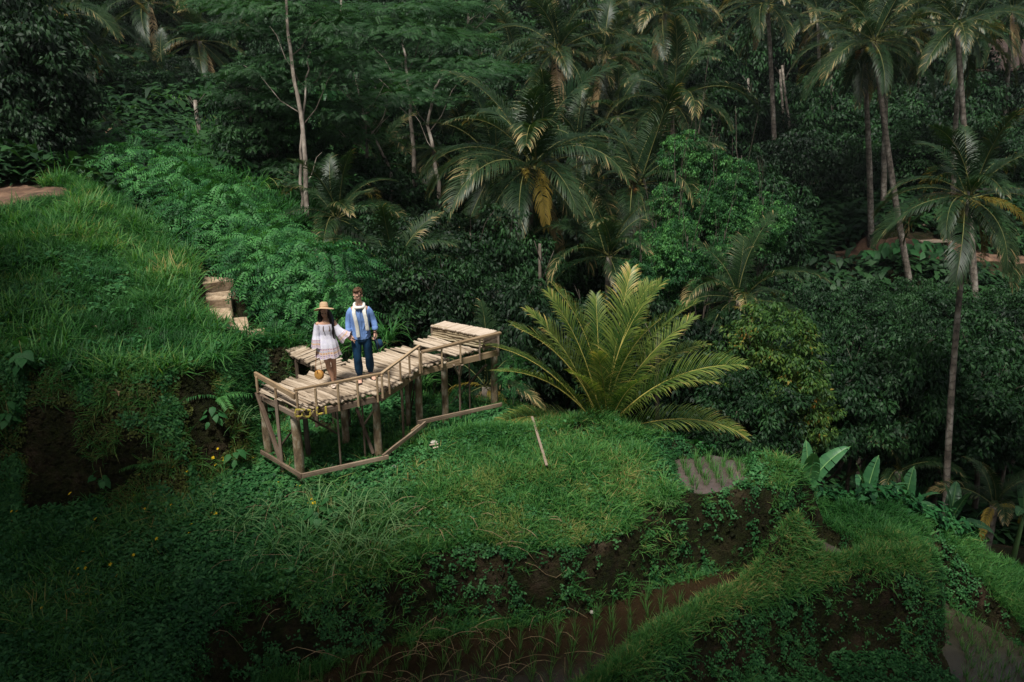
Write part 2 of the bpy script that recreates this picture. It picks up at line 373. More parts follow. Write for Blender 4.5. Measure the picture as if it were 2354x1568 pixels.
C_pts = [(1880, 1150, -2.35), (1960, 1128, -2.7), (2060, 1160, -3.1), (2160, 1200, -3.6), (2260, 1270, -4.1), (2354, 1330, -4.5), (2480, 1420, -4.9), (2480, 1620, -5.0), (2354, 1490, -4.85), (2250, 1420, -4.7), (2165, 1340, -4.2), (2125, 1280, -3.5), (1990, 1235, -3.1), (1890, 1215, -2.9)]
C_poly = PZ(C_pts)
B_pts = [(395, 1640, -2.5), (430, 1500, -2.5), (560, 1400, -2.4), (700, 1358, -2.4), (900, 1345, -2.4), (1050, 1350, -2.5), (1250, 1355, -2.6), (1400, 1330, -2.6), (1500, 1285, -2.6), (1530, 1220, -2.3), (1562, 1180, -2.06), (1640, 1190, -2.06), (1700, 1184, -2.05), (1780, 1168, -1.98), (1850, 1180, -2.3), (1885, 1215, -2.8),
         (1930, 1190, -2.6), (1880, 1105, -2.05), (1825, 1062, -1.75), (1770, 1036, -1.62), (1650, 1030, -1.68), (1500, 1002, -1.6), (1400, 980, -1.5), (1250, 955, -1.5), (1150, 925, -1.5), (1020, 915, -1.5), (900, 905, -1.5), (800, 915, -1.45), (700, 930, -1.4), (600, 990, -1.45), (400, 1050, -1.45), (0, 1080, -1.5), (-400, 1080, -1.5), (-500, 1500, -2.2), (-200, 1900, -2.8), (300, 1900, -2.9)]
B_in = [(685, 1100, -1.5), (868, 1080, -1.5), (965, 1000, -1.5), (1140, 958, -1.5), (300, 1150, -1.5), (100, 1300, -1.9), (300, 1500, -2.3), (1200, 1200, -1.95), (1100, 1050, -1.5), (1450, 1100, -1.75), (1400, 1250, -2.3), (700, 1250, -1.95), (1500, 1060, -1.6), (500, 1250, -1.9), (1000, 1250, -2.05)]
B_poly = PZ(B_pts)
D_pts = [(-500, 900, .8), (0, 860, .6), (200, 860, .55), (350, 880, .4), (450, 865, .3), (520, 835, .15), (600, 812, -.02), (690, 822, -.08), (716, 800, -.08), (620, 758, 0), (575, 712, .15), (545, 665, .4), (520, 640, .6), (470, 612, .8), (400, 556, 1.2), (330, 500, 1.6), (200, 428, 1.95), (0, 408, 2.0), (-300, 395, 2.1), (-600, 500, 1.8)]
D_in = [(200, 650, 1.1), (100, 800, .75), (350, 700, .75), (80, 455, 1.95), (450, 750, .45), (480, 700, .5)]
D_poly = PZ(D_pts)
hA = TPS([Vector((p.x, p.y, -3.45)) for p in A_poly[:4]] + [Vector((x, y, z)) for x, y, z in ((-1, 11.5, -3.5), (2, 12.6, -3.45), (5, 14, -3.4), (7, 14.5, -3.35), (-6, 11, -3.5), (-6, 6, -3.7), (6.5, 15.2, -3.2))], .1)
hB = TPS(PZ(B_pts + B_in), .02); hC = TPS(C_poly, .05); hD = TPS(PZ(D_pts + D_in), .02)
UP = PZ([(1548, 1056, -1.9), (1630, 1048, -1.9), (1712, 1064, -1.9), (1716, 1096, -1.9), (1660, 1124, -1.9), (1600, 1130, -1.9), (1562, 1108, -1.9)])
MIDP = PZ([(560, 1640, -3.45), (700, 1560, -3.45), (800, 1500, -3.45), (1000, 1452, -3.45), (1200, 1430, -3.45), (1350, 1400, -3.45), (1500, 1345, -3.45), (1620, 1318, -3.45), (1790, 1300, -3.45), (1730, 1338, -3.45), (1620, 1385, -3.45), (1520, 1440, -3.45), (1430, 1505, -3.45), (1310, 1600, -3.45), (1200, 1700, -3.45)])
LOWP = PZ([(1815, 1292, -3.42), (1850, 1248, -3.42), (1885, 1238, -3.42), (1925, 1258, -3.42), (1962, 1284, -3.42), (1905, 1298, -3.42)])
RP = PZ([(2140, 1362, -4.98), (2200, 1400, -4.98), (2300, 1455, -4.98), (2420, 1530, -4.98), (2520, 1800, -4.98), (2250, 1800, -4.98), (2215, 1620, -4.98), (2195, 1500, -4.98), (2160, 1420, -4.98)])
FP = PZ([(2262, 1195, -5.6), (2400, 1190, -5.6), (2440, 1290, -5.6), (2330, 1262, -5.6)])
STP = PZ([(478, 632, .55), (545, 632, .45), (585, 735, .1), (622, 770, 0), (560, 790, 0), (492, 740, .2)])
stp_h = TPS(PZ([(500, 640, .62), (540, 640, .55), (490, 700, .35), (560, 720, .12), (600, 770, -.05), (560, 780, -.05)]), .02)
DKP = PZ([(610, 985, -1.5), (625, 1060, -1.5), (680, 1110, -1.5), (870, 1090, -1.5), (975, 1015, -1.5), (1155, 970, -1.5), (1150, 930, -1.5), (1000, 930, -1.5), (850, 945, -1.5)])
def H(x, y):
    x = np.asarray(x, float); y = np.asarray(y, float)
    far_ = sstep(24, 34, y)
    h = base_h(x, y); h = np.clip(h, -12.5, 60)
    h = h + (.35 * vnoise(x, y, 5.5, 1) + .15 * vnoise(x, y, 1.7, 2)) * (.25 + far_)
    # stepped, terraced hillside beyond the valley
    st = 1.3; k = np.floor(h / st); fr = h / st - k; hs = (k + sstep(.55, .95, fr)) * st
    h = h + (hs - h) * far_ * .75
    n1 = .28 * vnoise(x, y, 1.3, 3) + .14 * vnoise(x, y, .45, 4) + .07 * vnoise(x, y, .2, 14)
    def ter(h, poly, ht, w, nz=1.):
        d = sdist(x, y, poly) + n1 * nz; return h + (ht - h) * (1 - sstep(-.05, w, d))
    n2 = .05 * vnoise(x, y, .9, 5) + .03 * vnoise(x, y, .3, 6)
    h = np.where(y < 32, ter(h, C_poly, hC(x, y) + n2, .9, .6), h)
    h = np.where(y < 32, ter(h, A_poly, hA(x, y) + n2, .55, .28), h)
    h = np.where(y < 32, ter(h, B_poly, hB(x, y) + n2, .55, .25), h)
    h = np.where(y < 34, ter(h, D_poly, hD(x, y) + n2 + .16 * vnoise(x, y, 1.9, 7) + .08 * vnoise(x, y, .7, 8), .95, .5), h)
    dS = sdist(x, y, STP); h = np.where(y < 24, h + (np.minimum(h, stp_h(x, y) - .35) - h) * (1 - sstep(-.02, .3, dS)), h)
    # grass-grown rims round the paddies and along the terrace lips
    for poly, amp in ((A_poly, .16), (B_poly, .10)):
        d = sdist(x, y, poly) + n1 * .4; h = h + np.where(y < 30, amp * np.exp(-((d + .32) / .22) ** 2), 0)
    dk = sdist(x, y, DKP); h = np.where(y < 22, h + (np.minimum(h, -1.5) - h) * (1 - sstep(-.1, .5, dk)), h)
    for P, z, rim in ((UP, -1.97, 0), (MIDP, -3.53, 0), (LOWP, -3.5, 0), (RP, -5.06, 0)):
        near_ = (np.abs(y - 14) < 12)
        d = sdist(x, y, P) if P is not MIDP else sdist(x, y, P) + .6 * n1
        h = np.where(near_, h + (z - h) * (1 - sstep(0, .22, d)), h)
    return h
def Hs(x, y): return float(H(np.array([x]), np.array([y]))[0])

# ground sheet ------------------------------------------------------------------
def axis(a, b, c, d, fine, grow):
    mid = list(np.arange(b, c, fine)); lo = []; s = fine; v = b
    while v > a: s *= grow; v -= s; lo.append(v)
    hi = []; s = fine; v = c
    while v < d: v += s; hi.append(v); s *= grow
    return np.array(lo[::-1] + mid + hi)
gx = axis(-420, -12.5, 11.5, 420, .085, 1.045); gy = axis(-60, 9.3, 24, 520, .085, 1.022)
X, Y = np.meshgrid(gx, gy); Zg = H(X, Y)
nx, ny = len(gx), len(gy)
i = np.arange((ny - 1) * (nx - 1)); r_, c_ = i // (nx - 1), i % (nx - 1); a = r_ * nx + c_
gm, nt, b = mat('soil_and_moss')
geo = nt.nodes.new('ShaderNodeNewGeometry'); sp = nt.nodes.new('ShaderNodeSeparateXYZ'); nt.links.new(geo.outputs['True Normal'], sp.inputs[0])
nz = noise(nt, 1.6, 7); nz2 = noise(nt, 14, 6, rough=.7); nz3 = noise(nt, .45, 4)
soil = ramp(nt, nz, [(.3, (.010, .007, .004)), (.47, (.03, .02, .012)), (.6, (.085, .054, .034)), (.75, (.15, .105, .075))])
moss = ramp(nt, nz2, [(.35, (.008, .014, .004)), (.6, (.026, .036, .008)), (.75, (.055, .062, .016))])
fl = ramp(nt, math_(nt, 'ADD', sp.outputs[2], math_(nt, 'MULTIPLY', nz3, .8)), [(1.0, (0, 0, 0)), (1.25, (1, 1, 1))])
mossy = ramp(nt, nz3, [(.42, (0, 0, 0)), (.55, (1, 1, 1))])
c1 = mixc(nt, mixc(nt, .5, fl, mossy), soil, moss)
c1 = mixc(nt, ramp(nt, noise(nt, 3.5, 6), [(.33, (0, 0, 0)), (.62, (.85, .85, .85))]), c1, moss)
nt.links.new(c1, b.inputs['Base Color']); b.inputs['Roughness'].default_value = .95; b.inputs['Specular IOR Level'].default_value = .15
bump(nt, b, math_(nt, 'ADD', nz2, nz), 1.0, .16)
g = link('ground', tri_mesh('ground', np.stack([X.ravel(), Y.ravel(), Zg.ravel()], 1), np.stack([a, a + 1, a + nx + 1, a + nx], 1), None, [gm], None, True))
tag(g, 'brown soil and mossy banks of the terraced valley side', kind='structure')
def H(x, y):                              # from here on the height is read off the sheet itself
    x = np.asarray(x, float); y = np.asarray(y, float); i = np.clip(np.searchsorted(gx, x) - 1, 0, nx - 2); j = np.clip(np.searchsorted(gy, y) - 1, 0, ny - 2)
    fx = np.clip((x - gx[i]) / (gx[i + 1] - gx[i]), 0, 1); fy = np.clip((y - gy[j]) / (gy[j + 1] - gy[j]), 0, 1)
    return (Zg[j, i] * (1 - fx) + Zg[j, i + 1] * fx) * (1 - fy) + (Zg[j + 1, i] * (1 - fx) + Zg[j + 1, i + 1] * fx) * fy

# draped sheets: dirt paths ------------------------------------------------------
dirt, nt, b = mat('red_dirt')
nzz = noise(nt, 2.2, 7); nt.links.new(ramp(nt, nzz, [(.3, (.04, .022, .013)), (.52, (.105, .056, .032)), (.72, (.21, .125, .075))]), b.inputs['Base Color'])
b.inputs['Roughness'].default_value = .95; bump(nt, b, noise(nt, 9, 6), .6, .05)
DIRT = []
def drape(name, poly, m, label, res=.16, off=.03, nzamp=.25):
    P = np.array([(p[0], p[1]) for p in poly]); x0, y0 = P.min(0) - .2; x1, y1 = P.max(0) + .2
    xs = np.arange(x0, x1, res); ys = np.arange(y0, y1, res); XX, YY = np.meshgrid(xs, ys)
    d = sdist(XX, YY, poly) + nzamp * vnoise(XX, YY, .7, 11) + .12 * vnoise(XX, YY, .25, 12); z = H(XX, YY) + off - .18 * sstep(-.15, .25, d)
    n = len(xs); idx = [(r * n + c, r * n + c + 1, (r + 1) * n + c + 1, (r + 1) * n + c) for r in range(len(ys) - 1) for c in range(n - 1) if d[r:r + 2, c:c + 2].min() < .15]
    if not idx: return
    o = link(name, tri_mesh(name, np.stack([XX.ravel(), YY.ravel(), z.ravel()], 1), np.array(idx), None, [m], None, True))
    tag(o, label, kind='structure'); DIRT.append(poly); return o
def ground_at(u, v, d0=8, d1=90):        # where the sight line of a pixel meets the ground
    k = ray(u, v); ds = np.concatenate([np.arange(d0, 30, .08), np.arange(30, d1, .3)]); xs, ys, zs = k.x * ds, k.y * ds, CAMZ + k.z * ds
    hit = np.nonzero(H(xs, ys) > zs)[0]; j = hit[0] if len(hit) else len(ds) - 1
    return Vector((xs[j], ys[j], H(xs[j:j + 1], ys[j:j + 1])[0]))
drape('dirt_clearing', [ground_at(u, v) for u, v in ((-60, 500), (-60, 425), (40, 424), (120, 428), (178, 442), (150, 460), (60, 472), (10, 485))], dirt, 'bare red dirt clearing on top of the grassy mound', .14, .03, .12)
drape('dirt_landing', PZ([(468, 640, .72), (478, 622, .75), (520, 628, .62), (545, 645, .5), (535, 662, .45), (480, 668, .6)]), dirt, 'tan dirt landing above the stone steps', .1, .05, .05)
for nm, pts in (('first', ((372, 385), (392, 365), (430, 372), (450, 395), (425, 408), (385, 402))), ('second', ((215, 315), (240, 300), (282, 305), (300, 330), (262, 338), (225, 330))), ('third', ((612, 480), (625, 460), (655, 465), (668, 488), (640, 505), (618, 498)))):
    drape('dirt_patch', [ground_at(u, v) for u, v in pts], dirt, {'first': 'bare red earth patch above the middle of the shrub row', 'second': 'bare red earth patch at the upper left above the shrubs', 'third': 'red earth patch on the slope left of the tall pale tree'}[nm], .2, .06)
_pa = [ground_at(u, v, 30) for u, v in ((1905, 590), (2000, 580), (2100, 584), (2200, 588), (2300, 597), (2420, 604))]
_pp = [Vector((p.x, p.y + .55, 0)) for p in _pa] + [Vector((p.x, p.y - .35, 0)) for p in _pa[::-1]]
drape('dirt_path', _pp, dirt, 'reddish dirt path crossing the far slope past the bench', .25, .1, .15)

# paddy water ------------------------------------------------------------------
def watermat(name, col, rough, bscale=3.0):
    m, nt, b = mat(name); n1_ = noise(nt, 1.3, 5)
    nt.links.new(ramp(nt, n1_, [(.35, tuple(c * .7 for c in col)), (.65, tuple(c * 1.25 for c in col))]), b.inputs['Base Color'])
    b.inputs['Roughness'].default_value = rough; b.inputs['Specular IOR Level'].default_value = .55; bump(nt, b, noise(nt, bscale, 3), .12, .03); return m
M['mud'] = watermat('muddy_water', (.085, .064, .058), .10, 7); M['mudbrown'] = watermat('brown_water', (.028, .017, .009), .2)
M['mudgrey'] = watermat('grey_green_water', (.055, .048, .032), .2, 9)
def sheet(name, poly, z, m, label, grow=.3):
    P = [Vector((p[0], p[1])) for p in poly]; c = sum(P, Vector((0, 0))) / len(P); bm = bmesh.new()
    vs = [bm.verts.new(((q.x - c.x) + c.x + (q - c).normalized().x * grow, q.y + (q - c).normalized().y * grow, z)) for q in P]; f = bm.faces.new(vs)
    if f.normal.z < 0: f.normal_flip()
    bmesh.ops.triangulate(bm, faces=[f]); me = bpy.data.meshes.new(name); bm.to_mesh(me); bm.free(); me.materials.append(m)
    return tag(link(name, me), label, kind='structure')
sheet('paddy_water', UP, -1.93, M['mud'], 'muddy pinkish water of the small upper paddy', .12)
sheet('paddy_water', MIDP, -3.48, M['mudbrown'], 'dark brown water of the middle paddy strip', .1)
sheet('paddy_water', LOWP, -3.455, M['mud'], 'pale muddy water in the corner of the lower terrace', .1)
sheet('paddy_water', RP, -5.0, M['mudgrey'], 'grey green water of the lower right paddy', .25)
# ------------------------------------------------------------------ the pole deck
deck = empty('viewing_deck', (-2, 15.5, -1.5)); tag(deck, 'raised deck of weathered poles with low rail, built out over the grassy knoll', 'deck')
def kid(name, me, parent=deck):
    o = link(name, me); o.parent = parent; return o
def setpar(o, parent):                    # keep the world place while parenting to an unrotated empty
    mw = o.matrix_world.copy(); o.parent = parent; o.matrix_parent_inverse = Matrix.Identity(4)
    o.matrix_basis = Matrix.Translation(-Vector(parent.location)) @ mw if parent.type == 'EMPTY' and not parent.rotation_euler.z else mw; return o
def pbeam(name, a, b_, w, h, m, parent=deck, key='', label=None):
    o = link(name, beam_mesh(w, h, m, key)); between(o, a, b_); setpar(o, parent)
    if label: o['label'] = label
    return o
logs = {rr: log_meshes(M['bamboo'], rr, 5) for rr in (.027, .033, .040)}
def plog(name, a, b_, r, parent=deck, mset=None):
    me = random.choice((mset or logs[min(logs, key=lambda q: abs(q - r))]))
    o = link(name, me); between(o, a, b_); setpar(o, parent); return o
pairs = [((1166.6, 1566), (1000, 1492)), ((1256.5, 1544), (1067, 1471)), ((1434, 1508), (1199, 1436)), ((1506.8, 1480), (1296, 1413)), ((1554.6, 1443), (1340, 1393)), ((1604, 1410), (1451, 1362)), ((1717, 1377), (1547, 1331))]
pairs2 = [((1753, 1363.5), (1586, 1320)), ((1828, 1344.5), (1652, 1297))]
def lay(prs, counts, ends):
    for k in range(len(prs) - 1):
        (f0, b0), (f1, b1) = prs[k], prs[k + 1]; F0, F1, B0, B1 = son(*f0, 0), son(*f1, 0), son(*b0, 0), son(*b1, 0)
        L = ((F1 - F0).length + (B1 - B0).length) / 2; n = max(2, round(L / .07))
        for i in range(n + (1 if k == len(prs) - 2 else 0)):
            t = i / n; a = F0.lerp(F1, t); b_ = B0.lerp(B1, t); d = (b_ - a).normalized()
            r = random.choice((.027, .027, .033, .033, .040))
            a -= d * (.03 + random.uniform(-.05, .07)); b_ += d * random.uniform(-.06, .14)
            z = random.uniform(-.012, .012); a.z = z + random.uniform(-.006, .006); b_.z = z + random.uniform(-.01, .015)
            if k == 0 and i < n - 3 and random.random() < .4: b_.z += .03; b_ += Vector((random.uniform(-.1, .1), 0, 0))
            plog('log', a, b_, r)
lay(pairs, None, None); lay(pairs2, None, None)
# split bamboo strips lying crooked on the left end
for a_, b_ in (((1002, 1472), (1160, 1545)), ((1012, 1483), (1180, 1560)), ((1030, 1497), (1175, 1568)), ((1045, 1512), (1162, 1575)), ((1150, 1520), (1235, 1556)), ((995, 1500), (1080, 1536))):
    pbeam('split_strip', son(*a_, .06), son(*b_, .055), .028, .012, M['bamboo'])
# front line of the deck
FR = [son(1140, 1574, 0), son(1466, 1502, 0), son(1607, 1408, 0), son(1912, 1331, 0)]
LB = son(990, 1495, 0)                     # back left corner
def off(p, q, d):                          # shift sideways towards the camera
    t = (q - p).normalized(); n = Vector((t.y, -t.x, 0)); return n * d
for k in range(3):
    a, b_ = FR[k], FR[k + 1]; o_ = off(a, b_, -.02)
    pbeam('edge_beam', a + o_ + Vector((0, 0, -.115)), b_ + o_ + Vector((0, 0, -.115)), .06, .13, M['oldwood'] if k == 0 else M['lath'], key='e%d' % k, label=('dark weathered edge beam' if k == 0 else None))
    for dd in (.55, 1.15):
        o2 = off(a, b_, -dd); pbeam('joist', a + o2 + Vector((0, 0, -.11)), b_ + o2 + Vector((0, 0, -.11)), .07, .1, M['darkwood'], key='j')
pbeam('edge_beam', LB + Vector((.02, 0, -.12)), FR[0] + Vector((-.03, .03, -.12)), .05, .10, M['oldwood'], key='e5')
bl = [son(1067, 1471, 0), son(1199, 1436, 0), son(1296, 1413, 0), son(1340, 1393, 0), son(1451, 1362, 0), son(1547, 1331, 0), son(1652, 1297, 0)]
for a, b_ in zip([LB] + bl[:-1], bl): pbeam('joist', a + Vector((.05, -.1, -.11)), b_ + Vector((.05, -.1, -.11)), .07, .1, M['darkwood'], key='j')
# rail
rail_pts = [(over(FR[0], 1126, 1489)), over(FR[1], 1470, 1430), over(FR[2], 1606, 1335)]
zr = [.40, .37, .45]
RL = [Vector((p.x, p.y, z)) for p, z in zip(FR[:3], zr)]
for a, b_ in ((RL[0], RL[1]), (RL[1], RL[2])): pbeam('top_rail', a + (a - b_).normalized() * .03, b_ + (b_ - a).normalized() * .03, .056, .042, M['lath'], key='r')
r3a, r3b = Vector((FR[2].x + .06, FR[2].y, .33)), Vector((FR[3].x + .03, FR[3].y, .33))
pbeam('top_rail', r3a, r3b, .085, .05, M['lath'], key='r3')
lra, lrb = Vector((LB.x, LB.y, .31)), Vector((FR[0].x - .03, FR[0].y + .02, .26))
pbeam('top_rail', lra + (lra - lrb).normalized() * .05, lrb, .05, .10, M['lath'], key='rl')
def rpost(sx, a, b_, ra, rb, w=.052, top=None, low=-.16, m='lath'):
    """upright where photo column sx crosses the plan line a-b"""
    best = min((abs(px_of(a.lerp(b_, t)) - sx), t) for t in np.linspace(0, 1, 201))
    t = best[1]; p = a.lerp(b_, t); z = ra + (rb - ra) * t - .02 if top is None else top
    o_ = off(a, b_, .035); p = p + o_
    pbeam('rail_post', Vector((p.x, p.y, low)), Vector((p.x, p.y, z)), w, w * .72, M[m], key='rp%d' % (len(_pole_cache) % 4))
def px_of(p):
    q = Vector(p) - Vector((0, 0, CAMZ)); dep = q.y * cP - q.z * sP; return (q.x / dep * 2000 + 1177) / .6
for sx in (1130, 1211, 1296, 1370, 1444): rpost(sx, FR[0], FR[1], .40, .37)
rpost(1463, FR[0], FR[1], .40, .37, low=-.1)
for sx in (1486, 1530, 1565, 1603): rpost(sx, FR[1], FR[2], .37, .45, low=-.1)
for sx in (1612, 1690, 1761): rpost(sx, FR[2], FR[3], .33, .33, low=-.1)
rpost(1834, FR[2], FR[3], .33, .33, m='oldwood'); rpost(1906, FR[2], FR[3], .33, .33, m='oldwood')
rpost(994, LB, FR[0], .31, .26, low=-.02); rpost(1066, LB, FR[0], .31, .26, low=-.3)
# trunks that carry it
def trunk_post(px, py_top, pz, r, name='support_post', m='post', bx=None, low=.35):
    """px, py: where its head stands in plan (photo px at z = pz)"""
    p = son(px, py_top, pz); q = Vector((p.x + (bx or 0), p.y, Hs(p.x, p.y) - low)); n = 7
    P = [tuple(q.lerp(p, i / (n - 1)) + Vector((random.uniform(-.006, .006), 0, 0))) for i in range(n)]; rad = [r * (1.08 - .12 * i / (n - 1)) * random.uniform(.97, 1.04) for i in range(n)]
    V, F = tube_np(P, rad, 12); V = V - np.array(q); o = link(name, tri_mesh(name, V, F, None, [M[m]], None, True), None, tuple(q)); setpar_loc(o, deck); return p
def setpar_loc(o, parent): o.parent = parent; o.location = Vector(o.location) - Vector(parent.location)
trunk_post(1128, 1570, -.10, .088); trunk_post(1005, 1508, -.12, .075); trunk_post(1438, 1517, -.16, .074); trunk_post(1601, 1428, -.17, .07)
trunk_post(1701, 1386, -.14, .07, m='post'); trunk_post(1893, 1344, -.17, .075); trunk_post(1556, 1406, -.1, .045, m='post'); trunk_post(1310, 1468, -.12, .07)
trunk_post(1161, 1560 - 45, -.15, .05, m='darkbark')
def prop(x, y0, y1, w, zt=-.12, m='oldwood', y0z=None):
    p = son(x, y0, zt); pbeam('prop', Vector((p.x, p.y, Hs(p.x, p.y) - .25)), p, w, w * .8, M[m], key='p%d' % (int(w * 1000) % 7))
prop(1289, 1548, 0, .04, m='oldwood'); prop(1385, 1520, 0, .04, m='darkwood'); prop(1537, 1465, 0, .055, m='oldwood'); prop(1759, 1378, 0, .05, m='oldwood'); prop(1797, 1368, 0, .04, m='darkwood')
pt = son(1058, 1541, -.02); pbeam('prop', Vector((pt.x, pt.y, -1.7)), pt + Vector((0, 0, .06)), .06, .055, M['oldwood'], key='pp')
def diag(x0, y0, z0, x1, y1, z1, w, m='oldwood', nm='brace'): pbeam(nm, son(x0, y0, z0), son(x1, y1, z1), w, w * .55, M[m], key='d' + m)
diag(984, 1502, -.02, 1103, 1842, -1.62, .085); diag(1116, 1655, -.75, 1052, 1742, -1.4, .05, 'darkwood'); diag(1366, 1562, -.5, 1430, 1738, -1.3, .06, 'darkwood'); diag(1436, 1566, -.4, 1396, 1626, -.8, .05)
diag(1182, 1600, -.6, 1297, 1664, -1.2, .06, 'darkwood'); diag(1862, 1398, -.35, 1726, 1550, -1.45, .075, 'darkwood'); diag(1738, 1398, -.12, 1760, 1440, -.42, .05); diag(1770, 1398, -.12, 1762, 1440, -.42, .05)
diag(1590, 1470, -.6, 1568, 1618, -1.5, .05, 'darkwood'); diag(1580, 1430, -.2, 1560, 1616, -1.5, .06, 'darkwood')
# low tie boards along the posts
tz = -1.28
ta, tb, tc_, td, te = over(son(985, 1520, -.1), 0, 1725), over(FR[0], 0, 1817), over(FR[1], 0, 1744), over(FR[2], 0, 1620), over(FR[3], 0, 1549)
sh = Vector((0, -.12, .03))
pbeam('tie_board', ta + sh, tb + sh, .04, .085, M['tiewood'], key='t'); pbeam('tie_board', tb + sh, tc_ + sh + Vector((.06, 0, 0)), .04, .085, M['tiewood'], key='t2')
pbeam('tie_board', son(1466, 1750, -1.25), son(1630, 1621, -1.12), .04, .085, M['tiewood'], key='t'); pbeam('tie_board', son(1600, 1620, -1.10), son(1922, 1549, -1.26), .04, .085, M['tiewood'], key='t2')
pbeam('tie_board', son(1576, 1652, -1.12), son(1606, 1628, -1.1), .03, .04, M['lath'], key='t3')
# bench box at the far end ---------------------------------------------------------
bench = empty('box_bench', son(1780, 1300, 0)); tag(bench, 'low box bench of stacked poles with slatted top at the far end of the deck', 'bench')
h_ = .29
b1, b2 = son(1654, 1294, 0), son(1856, 1336, 0); t1, t2 = son(1654, 1249, h_), son(1852, 1288, h_); t3, t4 = son(1902, 1270, h_), son(1701, 1233, h_)
blog = log_meshes(M['benchlog'], .034, 4)
for i in range(5):
    z = .04 + i * .056; o = link('pole', random.choice(blog)); between(o, Vector((t1.x, t1.y + .03, z)), Vector((t2.x, t2.y + .03, z))); setpar(o, bench)
n = 26
slat = beam_mesh(.072, .022, M['benchtop'], 'bs')
for i in range(n):
    f = (i + .5) / n; a = t1.lerp(t2, f); b_ = t4.lerp(t3, f); d = (b_ - a).normalized() * random.uniform(.01, .035)
    o = link('slat', slat); between(o, a - d + Vector((0, 0, random.uniform(-.003, .004))), b_ + d); setpar(o, bench)
for a, b_ in ((t2, t3), (t1, t4), (t4, t3)):
    for z in (.20, .10, .01):
        pbeam('side_board', Vector((a.x, a.y, z)), Vector((b_.x, b_.y, z)), .025, .085, M['oldwood'], bench, 'sb')
for p in (t1, t4, t3): pbeam('corner_post', Vector((p.x, p.y + .02, -.12)), Vector((p.x, p.y + .02, h_ - .03)), .05, .05, M['oldwood'], bench, 'cp')
pbeam('loose_pole', son(1830, 1310, .1), son(1898, 1330, .02), .05, .05, M['bamboo'], deck, 'lp')
# slatted walkway ------------------------------------------------------------------
walk = empty('walkway', son(1200, 1370, 0)); tag(walk, 'narrow slatted wooden walkway leading from the steps to the deck', 'walkway')
wl = [son(1105, 1338, .03), son(1134, 1364, .03), son(1196, 1392, .03), son(1236, 1416, .03)]; wr = [son(1152, 1326, .03), son(1196, 1340, .03), son(1262, 1362, .03), son(1322, 1392, .03)]
def plerp(P, t): t *= len(P) - 1; i = min(int(t), len(P) - 2); return P[i].lerp(P[i + 1], t - i)
for i in range(20):
    t = (i + .5) / 20; a, b_ = plerp(wl, t), plerp(wr, t); d = (b_ - a).normalized()
    a = a - d * random.uniform(0, .1); b_ = b_ + d * random.uniform(-.04, .1)
    pbeam('slat', a + Vector((0, 0, random.uniform(-.01, .015))), b_ + Vector((0, 0, random.uniform(-.01, .02))), random.choice((.05, .065, .08)), .025, M['bamboo'], walk, 'w%d' % (i % 3))
for P in (wl, wr):
    for k in range(3): pbeam('bearer', P[k] + Vector((0, 0, -.06)), P[k + 1] + Vector((0, 0, -.06)), .06, .09, M['darkwood'], walk, 'wb')
for p in (wl[1], wl[2], wr[2], wr[3]): pbeam('post', Vector((p.x, p.y, Hs(p.x, p.y) - .3)), p + Vector((0, 0, -.1)), .07, .07, M['darkwood'], walk, 'wp')
# yellow letters hanging under the front edge --------------------------------------
sign = empty('hanging_letters', over(FR[0], 0, 1590)); tag(sign, 'yellow cut-out letters of the word BALI, askew, hanging under the front left edge', 'sign')
ym, nt, b = mat('chipped_yellow_paint'); nt.links.new(ramp(nt, noise(nt, 18, 5), [(.42, (.30, .22, .12)), (.5, (.62, .50, .07)), (.7, (.75, .64, .12))]), b.inputs['Base Color']); b.inputs['Roughness'].default_value = .6
def c4(x, y): return (960 + x * .2391, 1500 + y * .2391)
e1, e2 = FR[0], FR[1]
def wall_pt(x, y, out=.10):               # photo crop px -> the upright plane just outside the edge beam
    sx, sy = c4(x, y); k = ray(sx * .6, sy * .6); o_ = off(e1, e2, out); t_ = (e2 - e1); nrm = Vector((t_.y, -t_.x, 0)); p0 = e1 + o_
    s = nrm.dot(p0 - Vector((0, 0, CAMZ))) / nrm.dot(k); return Vector((0, 0, CAMZ)) + k * s
def ribbon(name, pts, w, closed=False, th=.018):
    P = [wall_pt(*p) for p in pts]; n = len(P); t_ = (e2 - e1).normalized(); nr = Vector((t_.y, -t_.x, 0)); bm = bmesh.new(); rg = []
    for i in range(n):
        a = P[(i - 1) % n] if closed or i else P[i]; c = P[(i + 1) % n] if closed or i < n - 1 else P[i]; d = (c - a).normalized(); s = d.cross(nr).normalized() * w / 2
        rg.append([bm.verts.new(P[i] + q) for q in (s + nr * th / 2, -s + nr * th / 2, -s - nr * th / 2, s - nr * th / 2)])
    for i in range(n if closed else n - 1):
        A, B_ = rg[i], rg[(i + 1) % n]
        for j in range(4): bm.faces.new((A[j], A[(j + 1) % 4], B_[(j + 1) % 4], B_[j]))
    if not closed: bm.faces.new(rg[0][::-1]); bm.faces.new(rg[-1])
    bmesh.ops.recalc_face_normals(bm, faces=bm.faces[:]); me = bpy.data.meshes.new(name); bm.to_mesh(me); bm.free(); me.materials.append(ym)
    o = link(name, me); setpar(o, sign); return o
lb = ribbon('letter', [(835, 292), (725, 290), (718, 340), (716, 385), (735, 398), (800, 400), (826, 385), (834, 350), (835, 292), (845, 360), (850, 390), (870, 402), (925, 404), (948, 388), (954, 350), (956, 298), (835, 292)], .026); lb['label'] = 'yellow letter B turned on its side'
ribbon('letter', [(1020, 300), (992, 336), (962, 372)], .018)['label'] = 'thin slanting remnant of a yellow letter A'
ribbon('letter', [(1072, 250), (1066, 305), (1064, 366), (1110, 358), (1170, 346)], .024)['label'] = 'yellow letter L'
ribbon('letter', [(1206, 240), (1204, 300), (1206, 358)], .03)['label'] = 'yellow letter I'
